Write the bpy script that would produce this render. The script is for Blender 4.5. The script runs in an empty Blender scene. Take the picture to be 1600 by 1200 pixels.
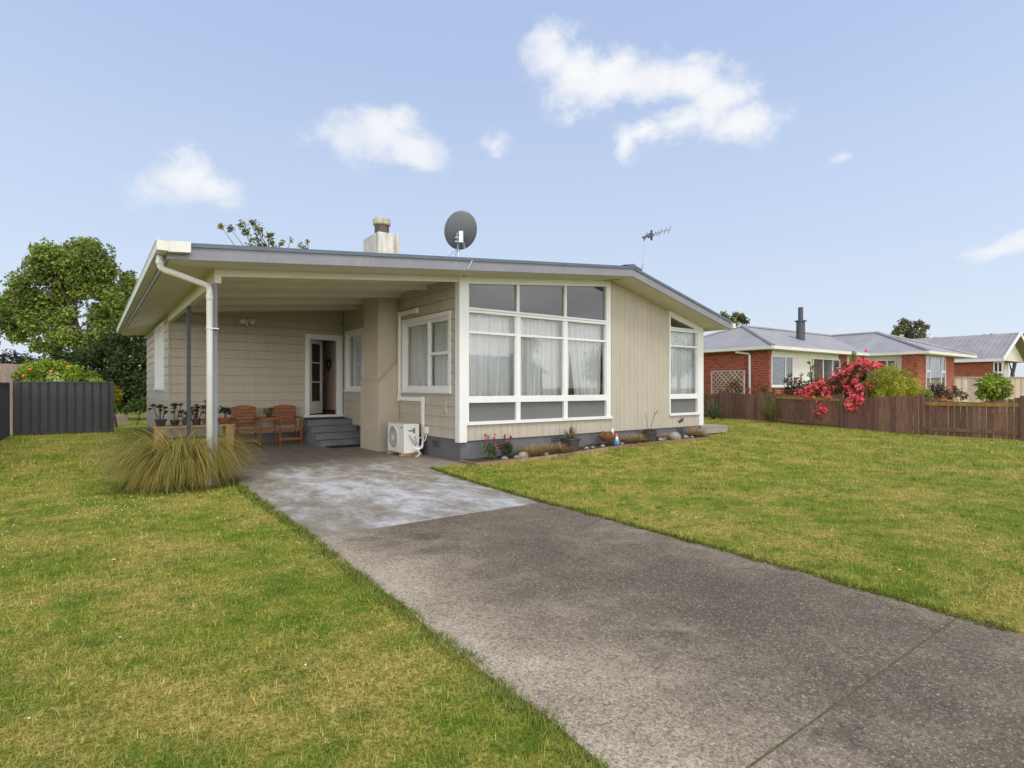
import bpy, bmesh, math, random
import numpy as np
from mathutils import Vector, Matrix
R = math.radians
C = bpy.context.scene.collection
sc = bpy.context.scene
random.seed(5)
rng = np.random.default_rng(11)

# ------------------------------------------------------------------ camera facts (metres; house frame: X along the front wall, Y into the plot)
F_PX, HC = 888.6, 1.45
CX, CY, HY = -5.695, -9.372, 605.0
CA, CB = .8037, .5951
def ray(px, py):
    r = (px - 800) / F_PX
    return Vector((r * CA + CB, -r * CB + CA, (HY - py) / F_PX))
CAM = Vector((CX, CY, HC))
def Yp(px, py, Y=0.0):
    d = ray(px, py); return CAM + d * ((Y - CY) / d.y)
def Xp(px, py, X=0.0):
    d = ray(px, py); return CAM + d * ((X - CX) / d.x)
def D(px, py, d):
    return CAM + ray(px, py) * d

def sm(t):
    t = np.clip(t, 0, 1); return t * t * (3 - 2 * t)
def zg(x, y):                       # the lawn climbs gently towards the right and the back
    x = np.asarray(x, float); y = np.asarray(y, float)
    return .11 * sm((x - 1) / 4) * sm((y + 3.5) / 3.5) + .08 * sm((x - 10) / 4) * sm((y - .5) / 2)
def gz(x, y): return float(zg(x, y))

# ------------------------------------------------------------------ materials
def nodes(name):
    m = bpy.data.materials.new(name); m.use_nodes = True
    nt = m.node_tree
    return m, nt, nt.nodes['Principled BSDF']
def N(nt, t, **kw):
    n = nt.nodes.new(t)
    for k, v in kw.items():
        if k.startswith('i_'):
            key = k[2:]; key = int(key) if key.isdigit() else key.replace('_', ' ')
            n.inputs[key].default_value = v
        else: setattr(n, k, v)
    return n
def L(nt, a, b): nt.links.new(a, b)
def ramp(nt, fac, stops, interp='LINEAR'):
    r = N(nt, 'ShaderNodeValToRGB'); r.color_ramp.interpolation = interp
    e = r.color_ramp.elements
    while len(e) > 1: e.remove(e[-1])
    e[0].position, e[0].color = stops[0][0], (*stops[0][1], 1)
    for p, c in stops[1:]:
        x = e.new(p); x.color = (*c, 1)
    L(nt, fac, r.inputs[0]); return r.outputs[0]
def noise(nt, vec, scale, detail=4, rough=.55):
    n = N(nt, 'ShaderNodeTexNoise'); n.inputs['Scale'].default_value = scale
    n.inputs['Detail'].default_value = detail; n.inputs['Roughness'].default_value = rough
    if vec is not None: L(nt, vec, n.inputs['Vector'])
    return n.outputs[0]
def mixc(nt, fac, a, b, mode='MIX'):
    m = N(nt, 'ShaderNodeMix', data_type='RGBA', blend_type=mode)
    for s, v in ((m.inputs[0], fac), (m.inputs[6], a), (m.inputs[7], b)):
        if isinstance(v, (int, float)): s.default_value = v
        elif isinstance(v, tuple): s.default_value = (*v[:3], 1)
        else: L(nt, v, s)
    return m.outputs[2]
def math_(nt, op, a, b=None, c=None, clamp=False):
    m = N(nt, 'ShaderNodeMath', operation=op, use_clamp=clamp)
    for i, v in enumerate((a, b, c)):
        if v is None: continue
        if isinstance(v, (int, float)): m.inputs[i].default_value = v
        else: L(nt, v, m.inputs[i])
    return m.outputs[0]
def pos(nt): return N(nt, 'ShaderNodeNewGeometry').outputs['Position']
def vscale(nt, v, s):
    m = N(nt, 'ShaderNodeMapping'); m.inputs['Scale'].default_value = s; L(nt, v, m.inputs[0]); return m.outputs[0]
def bump(nt, h, p, strength=.3, dist=.01):
    b = N(nt, 'ShaderNodeBump'); b.inputs['Strength'].default_value = strength; b.inputs['Distance'].default_value = dist
    L(nt, h, b.inputs['Height']); L(nt, b.outputs[0], p.inputs['Normal'])

def paint(name, col, rough=.55, var=.10, scale=2.5, dirt=None, streak=True, spec=.35, bumpy=.06, lo=.52):
    """weathered paint: slow tone drift, fine grain, optional dirt streaks running down"""
    m, nt, p = nodes(name); P = pos(nt)
    a = noise(nt, P, scale, 5); g = noise(nt, P, 60, 3)
    lo_ = tuple(c * (1 - var) for c in col); hi = tuple(min(.92, c * (1 + var)) for c in col)
    c = ramp(nt, a, [(.3, lo_), (.7, hi)])
    if dirt:
        s = noise(nt, vscale(nt, P, (9, 9, .8) if streak else (3, 3, 3)), 1.0, 6, .65)
        f = ramp(nt, s, [(lo, (0, 0, 0)), (lo + .23, (1, 1, 1))])
        c = mixc(nt, math_(nt, 'MULTIPLY', f, dirt[1]), c, dirt[0])
    L(nt, c, p.inputs['Base Color']); p.inputs['Roughness'].default_value = rough
    p.inputs['Specular IOR Level'].default_value = spec
    if bumpy: bump(nt, g, p, bumpy, .004)
    return m
def plain(name, col, rough=.6, metal=0, spec=.4, var=.12, scale=9):
    m, nt, p = nodes(name)
    a = noise(nt, N(nt, 'ShaderNodeTexCoord').outputs['Object'], scale, 4)
    L(nt, ramp(nt, a, [(.3, tuple(c * (1 - var) for c in col)), (.7, tuple(min(.95, c * (1 + var)) for c in col))]), p.inputs['Base Color'])
    p.inputs['Roughness'].default_value = rough; p.inputs['Metallic'].default_value = metal
    p.inputs['Specular IOR Level'].default_value = spec
    return m
def leafmat(name, tint=(1, 1, 1), trans=.35, rough=.55):
    m, nt, p = nodes(name)
    a = N(nt, 'ShaderNodeVertexColor'); a.layer_name = 'Col'
    c = mixc(nt, 1.0, a.outputs[0], tint, 'MULTIPLY')
    L(nt, c, p.inputs['Base Color']); p.inputs['Roughness'].default_value = rough; p.inputs['Specular IOR Level'].default_value = .25
    t = N(nt, 'ShaderNodeBsdfTranslucent'); L(nt, c, t.inputs[0])
    mx = N(nt, 'ShaderNodeMixShader'); mx.inputs[0].default_value = trans
    L(nt, p.outputs[0], mx.inputs[1]); L(nt, t.outputs[0], mx.inputs[2])
    L(nt, mx.outputs[0], nt.nodes['Material Output'].inputs[0]); return m
def wood(name, a, b, axis=(1, 1, 12), rough=.6, dirt=None):
    m, nt, p = nodes(name)
    O = N(nt, 'ShaderNodeTexCoord').outputs['Object']
    n = noise(nt, vscale(nt, O, axis), 4, 6, .6)
    c = ramp(nt, n, [(.3, a), (.7, b)])
    if dirt:
        f = ramp(nt, noise(nt, pos(nt), 3.0, 6, .7), [(.5, (0, 0, 0)), (.68, (1, 1, 1))])
        c = mixc(nt, math_(nt, 'MULTIPLY', f, dirt[1]), c, dirt[0])
    isl = N(nt, 'ShaderNodeNewGeometry').outputs['Random Per Island']     # every board weathers a little differently
    c = mixc(nt, 1.0, c, ramp(nt, isl, [(0, (.68, .68, .70)), (1, (1.25, 1.22, 1.18))]), 'MULTIPLY')
    L(nt, c, p.inputs['Base Color']); p.inputs['Roughness'].default_value = rough
    p.inputs['Specular IOR Level'].default_value = .3; bump(nt, n, p, .25, .004)
    return m

M = {}
M['greige'] = paint('greige_weatherboard_paint', (.415, .375, .31), .6, .05, 1.3, ((.27, .23, .165), .32), lo=.48)
M['render'] = paint('greige_chimney_plaster', (.44, .385, .305), .75, .07, 2.0, ((.30, .25, .18), .25), bumpy=.3)
M['white'] = paint('white_trim_paint', (.68, .68, .67), .4, .03, 3, ((.55, .52, .44), .15))
M['cream'] = paint('cream_gutter_paint', (.66, .65, .60), .4, .04, 3, ((.45, .40, .28), .35))
M['soffit'] = paint('cream_soffit_paint', (.63, .59, .495), .6, .05, 2, ((.38, .33, .22), .2), streak=False)
M['base'] = paint('charcoal_foundation_paint', (.115, .115, .128), .7, .12, 2.5, ((.20, .19, .18), .3), bumpy=.35)
M['panel'] = paint('grey_spandrel_paint', (.135, .135, .138), .45, .05, 1.5)
M['fascia'] = paint('slate_fascia_paint', (.215, .215, .245), .5, .07, 2, ((.34, .33, .33), .3))
M['roofedge'] = paint('slate_blue_roof_iron', (.10, .125, .17), .45, .12, 3)
M['postgrey'] = paint('grey_steel_post', (.17, .18, .215), .4, .1, 3)
M['darkpost'] = paint('dark_grey_steel_post', (.06, .062, .075), .4, .1, 3)
M['step'] = paint('grey_step_paint', (.15, .165, .175), .6, .15, 4, ((.24, .24, .23), .35), streak=False)
M['black'] = plain('black_rubber', (.015, .015, .016), .7)
M['ventdark'] = plain('dark_vent', (.02, .02, .022), .8)
M['interior'] = plain('room_plaster', (.42, .38, .32), .8)
M['hall'] = plain('hall_plaster', (.52, .40, .31), .8)
M['carpet'] = plain('red_brown_carpet', (.16, .04, .025), .95)
M['doorglass'] = plain('dark_door_glass', (.012, .012, .014), .08, 0, .5, .3)
M['steel'] = plain('galvanised_steel', (.45, .46, .47), .4, .7)
M['dish'] = paint('grey_dish_paint', (.125, .135, .14), .5, .06, 3)
M['chimtop'] = paint('stained_white_chimney', (.60, .58, .52), .7, .10, 3, ((.20, .13, .07), .85), bumpy=.2, lo=.48)
M['flue'] = plain('rusty_flue_pipe', (.10, .085, .07), .6, .4, .4, .4)
M['cowl'] = plain('weathered_cowl', (.45, .38, .29), .6, .2, .4, .3)
M['acwhite'] = paint('heat_pump_casing', (.70, .70, .66), .4, .03, 3)
M['acgrey'] = plain('fan_grille_grey', (.16, .16, .15), .5)
M['pvc'] = paint('white_pvc_duct', (.74, .75, .72), .35, .04, 3)
M['orangewood'] = wood('oiled_hardwood', (.20, .066, .020), (.34, .122, .040), (6, 6, 6), .45)
M['pine'] = wood('weathered_pine', (.30, .19, .075), (.48, .33, .14), (2, 2, 8), .7)
M['edging'] = wood('weathered_bed_edging', (.15, .095, .052), (.31, .22, .13), (2, 8, 8), .8)
M['deckwood'] = wood('grey_deck_timber', (.20, .18, .15), (.36, .33, .28), (8, 2, 2), .8)
M['fence'] = wood('red_brown_stained_paling', (.110, .054, .040), (.215, .115, .086), (9, 9, .7), .8, ((.17, .15, .10), .40))
M['lichen'] = wood('lichen_covered_rail', (.16, .09, .03), (.34, .23, .05), (2, 2, 2), .85, ((.30, .27, .12), .7))
M['rail'] = wood('brown_fence_rail', (.11, .060, .036), (.20, .12, .065), (2, 2, 2), .85, ((.26, .19, .05), .35))
M['palefence'] = wood('silvered_pine_paling', (.34, .28, .21), (.52, .45, .36), (6, 6, 1), .8)
M['oldpaling'] = wood('old_grey_paling', (.20, .16, .14), (.34, .27, .22), (6, 6, 1), .85)
M['metalfence'] = paint('charcoal_steel_fence', (.040, .041, .046), .45, .12, 2, ((.09, .09, .09), .25))
M['terracotta'] = plain('terracotta', (.24, .085, .045), .75)
M['blackpot'] = plain('black_plastic_pot', (.03, .03, .032), .5)
M['greypot'] = plain('dark_grey_pot', (.055, .052, .052), .6)
M['soil'] = plain('garden_soil', (.05, .035, .022), .95, 0, .2, .4, 30)
M['stone'] = plain('river_stone', (.21, .18, .145), .8, 0, .3, .3, 14)
M['stonepale'] = plain('pale_stone', (.27, .25, .21), .8, 0, .3, .3, 14)
M['stonegrey'] = plain('grey_boulder', (.22, .21, .185), .8, 0, .3, .35, 9)
M['bark'] = plain('tree_bark', (.085, .062, .045), .9, 0, .2, .3)
M['blue'] = plain('gnome_blue', (.06, .28, .48), .5)
M['skin'] = plain('gnome_skin', (.60, .36, .25), .6)
M['beard'] = plain('gnome_white', (.75, .75, .72), .6)
M['hat'] = plain('gnome_orange', (.55, .14, .05), .5)
M['leaf'] = leafmat('leaf', trans=.45)
M['blade'] = leafmat('grass_blade', trans=.3)
M['petal'] = leafmat('petal', trans=.25, rough=.7)
M['clover'] = plain('clover_white', (.72, .70, .64), .8)
M['neighbrick_trim'] = paint('cream_eave_paint', (.66, .65, .58), .5, .05, 2)
M['nwhite'] = paint('white_wall_panel', (.66, .65, .58), .6, .04, 2)
M['orangefruit'] = plain('orange_fruit', (.75, .24, .015), .5)

def curtain_mat():
    m, nt, p = nodes('sheer_curtain')
    a = noise(nt, vscale(nt, pos(nt), (20, 20, .5)), 1.2, 3)
    c = ramp(nt, a, [(.3, (.80, .81, .83)), (.7, (.90, .91, .92))])
    L(nt, c, p.inputs['Base Color']); p.inputs['Roughness'].default_value = .9
    t = N(nt, 'ShaderNodeBsdfTranslucent'); L(nt, c, t.inputs[0])
    mx = N(nt, 'ShaderNodeMixShader'); mx.inputs[0].default_value = .12
    L(nt, p.outputs[0], mx.inputs[1]); L(nt, t.outputs[0], mx.inputs[2])
    L(nt, mx.outputs[0], nt.nodes['Material Output'].inputs[0]); return m
M['curtain'] = curtain_mat()
M['ncurtain'] = plain('grey_curtain', (.26, .28, .29), .9, 0, .2, .3, 6)
M['dandelion'] = plain('dandelion_yellow', (.80, .50, .02), .8)
M['aerial'] = plain('weathered_aerial_alloy', (.20, .20, .19), .5, .3)
M['jointfill'] = plain('mossy_joint_dirt', (.105, .09, .052), .95, 0, .2, .3, 30)
M['backing'] = plain('lap_shadow_backing', (.035, .030, .025), .9)  # sheathing coloured dark so the gaps between boards read as lap shadow
def glass_mat(name, tint, ior=1.52):
    m = bpy.data.materials.new(name); m.use_nodes = True; nt = m.node_tree; nt.nodes.clear()
    o = N(nt, 'ShaderNodeOutputMaterial'); t = N(nt, 'ShaderNodeBsdfTransparent'); t.inputs[0].default_value = (*tint, 1)
    g = N(nt, 'ShaderNodeBsdfGlossy'); g.inputs['Roughness'].default_value = .012
    g.inputs['Color'].default_value = (1, 1, 1, 1)
    f = N(nt, 'ShaderNodeFresnel'); f.inputs[0].default_value = ior
    b = N(nt, 'ShaderNodeBump'); b.inputs['Strength'].default_value = .012; b.inputs['Distance'].default_value = .05
    L(nt, noise(nt, pos(nt), 1.3, 1), b.inputs['Height']); L(nt, b.outputs[0], g.inputs['Normal'])
    ff = math_(nt, 'MULTIPLY', f.outputs[0], 1.9, clamp=True)
    mx = N(nt, 'ShaderNodeMixShader'); L(nt, ff, mx.inputs[0])
    L(nt, t.outputs[0], mx.inputs[1]); L(nt, g.outputs[0], mx.inputs[2]); L(nt, mx.outputs[0], o.inputs[0]); return m
M['glass'] = glass_mat('window_glass', (.93, .95, .95))

def brick_mat(name, c1, c2, mortar, dark):
    m, nt, p = nodes(name)
    g = N(nt, 'ShaderNodeNewGeometry'); s = N(nt, 'ShaderNodeSeparateXYZ'); L(nt, g.outputs['Position'], s.inputs[0])
    sn = N(nt, 'ShaderNodeSeparateXYZ'); L(nt, g.outputs['True Normal'], sn.inputs[0])
    isx = math_(nt, 'GREATER_THAN', math_(nt, 'ABSOLUTE', sn.outputs[0]), .5)
    u = math_(nt, 'ADD', math_(nt, 'MULTIPLY', isx, s.outputs[1]), math_(nt, 'MULTIPLY', math_(nt, 'SUBTRACT', 1.0, isx), s.outputs[0]))
    cb = N(nt, 'ShaderNodeCombineXYZ'); L(nt, u, cb.inputs[0]); L(nt, s.outputs[2], cb.inputs[1])
    b = N(nt, 'ShaderNodeTexBrick'); L(nt, cb.outputs[0], b.inputs['Vector'])
    b.inputs['Color1'].default_value = (*c1, 1); b.inputs['Color2'].default_value = (*c2, 1); b.inputs['Mortar'].default_value = (*mortar, 1)
    b.inputs['Scale'].default_value = 1; b.inputs['Brick Width'].default_value = .29; b.inputs['Row Height'].default_value = .10
    b.inputs['Mortar Size'].default_value = .009; b.inputs['Bias'].default_value = -.1
    f = ramp(nt, noise(nt, vscale(nt, cb.outputs[0], (3.4, 10, 1)), 1.0, 2), [(.55, (0, 0, 0)), (.66, (1, 1, 1))])
    c = mixc(nt, math_(nt, 'MULTIPLY', f, .75), b.outputs[0], dark)
    L(nt, c, p.inputs['Base Color']); p.inputs['Roughness'].default_value = .85
    bump(nt, b.outputs['Fac'], p, -.5, .006); return m
M['brick'] = brick_mat('red_brick', (.36, .072, .034), (.24, .046, .024), (.30, .18, .12), (.095, .030, .02))
def roof_mat(name, col, pitch):
    m, nt, p = nodes(name)
    g = N(nt, 'ShaderNodeNewGeometry'); s = N(nt, 'ShaderNodeSeparateXYZ'); L(nt, g.outputs['Position'], s.inputs[0])
    sn = N(nt, 'ShaderNodeSeparateXYZ'); L(nt, g.outputs['True Normal'], sn.inputs[0])
    isx = math_(nt, 'GREATER_THAN', math_(nt, 'ABSOLUTE', sn.outputs[0]), math_(nt, 'ABSOLUTE', sn.outputs[1]))
    u = math_(nt, 'ADD', math_(nt, 'MULTIPLY', isx, s.outputs[1]), math_(nt, 'MULTIPLY', math_(nt, 'SUBTRACT', 1.0, isx), s.outputs[0]))
    w = math_(nt, 'SINE', math_(nt, 'MULTIPLY', u, 2 * math.pi / pitch))
    sheet = math_(nt, 'FLOOR', math_(nt, 'DIVIDE', u, .76))
    wn = N(nt, 'ShaderNodeTexWhiteNoise', noise_dimensions='1D'); L(nt, sheet, wn.inputs['W'])
    a = ramp(nt, noise(nt, g.outputs['Position'], 1.2, 6, .65), [(.3, tuple(c * .82 for c in col)), (.7, tuple(c * 1.15 for c in col))])
    a = mixc(nt, math_(nt, 'MULTIPLY', wn.outputs[0], .22), a, tuple(c * .6 for c in col))
    L(nt, a, p.inputs['Base Color']); p.inputs['Roughness'].default_value = .55
    bump(nt, w, p, .6, .012); return m
M['nroof'] = roof_mat('grey_corrugated_roof', (.285, .275, .28), .19)
M['n3roof'] = roof_mat('dark_grey_tile_roof', (.27, .255, .25), .3)

# lawn colour, shared by the soil sheet and the blades: patches of green, olive and straw fixed to the ground
def lawn_group():
    g = bpy.data.node_groups.new('lawn_colour', 'ShaderNodeTree')
    g.interface.new_socket('Color', in_out='OUTPUT', socket_type='NodeSocketColor')
    o = g.nodes.new('NodeGroupOutput')
    P = vscale(g, pos(g), (1, 1, .2))
    a = noise(g, P, 1.0, 6, .62); b = noise(g, P, 3.4, 6, .68); c = noise(g, P, 15, 5, .72)
    green = ramp(g, b, [(.28, (.060, .100, .010)), (.45, (.105, .150, .014)), (.58, (.165, .185, .022)), (.74, (.235, .215, .036))])
    straw = ramp(g, c, [(.3, (.21, .145, .035)), (.5, (.34, .245, .075)), (.72, (.50, .385, .155))])
    f = math_(g, 'ADD', math_(g, 'MULTIPLY', a, .70), math_(g, 'MULTIPLY', c, .34))
    f = math_(g, 'ADD', f, math_(g, 'MULTIPLY', b, .42))
    f = ramp(g, f, [(.66, (0, 0, 0)), (.75, (.42, .42, .42)), (.86, (.95, .95, .95))])
    col = mixc(g, f, green, straw)
    dk = ramp(g, noise(g, P, 4.2, 4, .6), [(.62, (0, 0, 0)), (.70, (1, 1, 1))])
    col = mixc(g, math_(g, 'MULTIPLY', dk, .6), col, (.045, .078, .014))
    gr = ramp(g, noise(g, P, 60, 3, .7), [(.3, (.98, 1.06, .92)), (.7, (2.2, 2.3, 1.95))])
    col = mixc(g, 1.0, col, gr, 'MULTIPLY')
    L(g, col, o.inputs[0]); return g
LG = lawn_group()
def lawn_mats():
    m, nt, p = nodes('lawn_ground')
    q = N(nt, 'ShaderNodeGroup'); q.node_tree = LG
    n = noise(nt, pos(nt), 45, 5, .8); n2 = noise(nt, vscale(nt, pos(nt), (1, 1, .3)), 14, 5, .75)
    c = mixc(nt, ramp(nt, n, [(.38, (.75, .75, .75)), (.62, (0, 0, 0))]), q.outputs[0], (.050, .048, .016))
    c = mixc(nt, ramp(nt, n2, [(.48, (0, 0, 0)), (.75, (.5, .5, .5))]), c, (.23, .19, .055))
    L(nt, c, p.inputs['Base Color']); p.inputs['Roughness'].default_value = 1; p.inputs['Specular IOR Level'].default_value = .05
    bump(nt, n, p, .8, .03); M['lawn'] = m
    m, nt, p = nodes('lawn_blades')
    q = N(nt, 'ShaderNodeGroup'); q.node_tree = LG
    a = N(nt, 'ShaderNodeVertexColor'); a.layer_name = 'Col'
    c = mixc(nt, .42, q.outputs[0], a.outputs[0])
    L(nt, c, p.inputs['Base Color']); p.inputs['Roughness'].default_value = .7; p.inputs['Specular IOR Level'].default_value = .2
    t = N(nt, 'ShaderNodeBsdfTranslucent'); L(nt, c, t.inputs[0])
    mx = N(nt, 'ShaderNodeMixShader'); mx.inputs[0].default_value = .15
    L(nt, p.outputs[0], mx.inputs[1]); L(nt, t.outputs[0], mx.inputs[2])
    L(nt, mx.outputs[0], nt.nodes['Material Output'].inputs[0]); M['lawnblade'] = m
lawn_mats()

def sepx(nt, v, i):
    s = N(nt, 'ShaderNodeSeparateXYZ'); L(nt, v, s.inputs[0]); return s.outputs[i]
def drive_mat():
    m, nt, p = nodes('exposed_aggregate_concrete'); P = pos(nt)
    v = N(nt, 'ShaderNodeTexVoronoi', feature='F1'); v.inputs['Scale'].default_value = 125; v.inputs['Randomness'].default_value = 1; L(nt, P, v.inputs['Vector'])
    s = N(nt, 'ShaderNodeSeparateColor'); L(nt, v.outputs['Color'], s.inputs[0])
    big = noise(nt, P, .6, 6, .66); mid = noise(nt, P, 2.6, 6, .72); fine = noise(nt, P, 170, 3, .75); pit = noise(nt, P, 48, 5, .75)
    tone = math_(nt, 'ADD', math_(nt, 'MULTIPLY', big, .62), math_(nt, 'MULTIPLY', mid, .38))
    # tyre-polished, oil-dark middle and paler weathered edges: stains that belong to the slab
    x = sepx(nt, P, 0); e = math_(nt, 'ABSOLUTE', math_(nt, 'ADD', x, 2.25))
    e = math_(nt, 'POWER', math_(nt, 'DIVIDE', e, 1.6), 1.8)
    tone = math_(nt, 'ADD', tone, math_(nt, 'MULTIPLY', e, .22))
    base = ramp(nt, tone, [(.42, (.098, .078, .054)), (.55, (.155, .124, .087)), (.67, (.30, .244, .174)), (.82, (.48, .40, .295))])
    stone = ramp(nt, s.outputs[0], [(.0, (.034, .028, .022)), (.5, (.105, .086, .063)), (.78, (.22, .182, .135)), (.92, (.44, .38, .30)), (1, (.56, .49, .40))])
    expo = ramp(nt, math_(nt, 'ADD', math_(nt, 'MULTIPLY', s.outputs[1], .6), math_(nt, 'MULTIPLY', pit, .4)), [(.36, (.08, .08, .08)), (.62, (.80, .80, .80))])
    c = mixc(nt, expo, base, mixc(nt, .38, stone, base))
    c = mixc(nt, ramp(nt, pit, [(.36, (.65, .65, .65)), (.52, (0, 0, 0))]), c, (.038, .033, .027))
    c = mixc(nt, ramp(nt, fine, [(.62, (0, 0, 0)), (.78, (.35, .35, .35))]), c, (.30, .26, .21))
    # hairline cracks and old oil drips
    cv = N(nt, 'ShaderNodeTexVoronoi', feature='DISTANCE_TO_EDGE'); cv.inputs['Scale'].default_value = .42
    wn = N(nt, 'ShaderNodeTexNoise'); wn.inputs['Scale'].default_value = 3; wn.inputs['Detail'].default_value = 6; L(nt, P, wn.inputs['Vector'])
    wa = N(nt, 'ShaderNodeVectorMath', operation='MULTIPLY_ADD'); L(nt, wn.outputs['Color'], wa.inputs[0]); wa.inputs[1].default_value = (.5, .5, 0); L(nt, P, wa.inputs[2]); L(nt, wa.outputs[0], cv.inputs['Vector'])
    ck = math_(nt, 'MULTIPLY', ramp(nt, cv.outputs['Distance'], [(0, (1, 1, 1)), (.010, (0, 0, 0))]), ramp(nt, big, [(.45, (0, 0, 0)), (.6, (.3, .3, .3))]))
    c = mixc(nt, ck, c, (.30, .26, .20))
    oil = ramp(nt, noise(nt, P, 1.5, 4, .55), [(.63, (0, 0, 0)), (.72, (.55, .55, .55))]); c = mixc(nt, oil, c, (.040, .034, .028))
    L(nt, c, p.inputs['Base Color']); p.inputs['Roughness'].default_value = .9; p.inputs['Specular IOR Level'].default_value = .2
    bump(nt, math_(nt, 'ADD', math_(nt, 'MULTIPLY', pit, 1.5), fine), p, .35, .004); return m
M['drive'] = drive_mat()
def slab_mat():
    m, nt, p = nodes('worn_painted_concrete'); P = pos(nt)
    P2 = vscale(nt, P, (1.0, .55, 1))
    a = noise(nt, P2, .8, 6, .66); b = noise(nt, P2, 4.5, 6, .72); f = noise(nt, P, 40, 5, .7)
    conc = ramp(nt, b, [(.3, (.16, .138, .108)), (.55, (.24, .212, .172)), (.75, (.33, .30, .26))])
    pnt = ramp(nt, b, [(.3, (.33, .34, .345)), (.7, (.47, .475, .48))])
    y = sepx(nt, P, 1); x = sepx(nt, P, 0)
    # paint survives best on the open apron, left of centre
    ex = math_(nt, 'DIVIDE', math_(nt, 'ADD', x, 2.35), 1.5); ey = math_(nt, 'DIVIDE', math_(nt, 'ADD', y, 2.0), 2.6)
    d = math_(nt, 'ADD', math_(nt, 'MULTIPLY', ex, ex), math_(nt, 'MULTIPLY', ey, ey))
    k = math_(nt, 'ADD', math_(nt, 'MULTIPLY', a, 1.1), math_(nt, 'MULTIPLY', b, .55))
    k = math_(nt, 'ADD', k, math_(nt, 'MULTIPLY', f, .25))
    k = math_(nt, 'SUBTRACT', k, math_(nt, 'MULTIPLY', d, .13))
    w = ramp(nt, k, [(.78, (0, 0, 0)), (.92, (.55, .55, .55)), (1.0, (1, 1, 1))])
    c = mixc(nt, w, conc, pnt)
    brown = ramp(nt, noise(nt, vscale(nt, P, (1.6, .7, 1)), 1.3, 5, .7), [(.55, (0, 0, 0)), (.68, (.6, .6, .6))])
    c = mixc(nt, brown, c, (.135, .105, .075))
    L(nt, c, p.inputs['Base Color']); p.inputs['Roughness'].default_value = .6; p.inputs['Specular IOR Level'].default_value = .3
    bump(nt, f, p, .25, .004); return m
M['slab'] = slab_mat()

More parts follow.
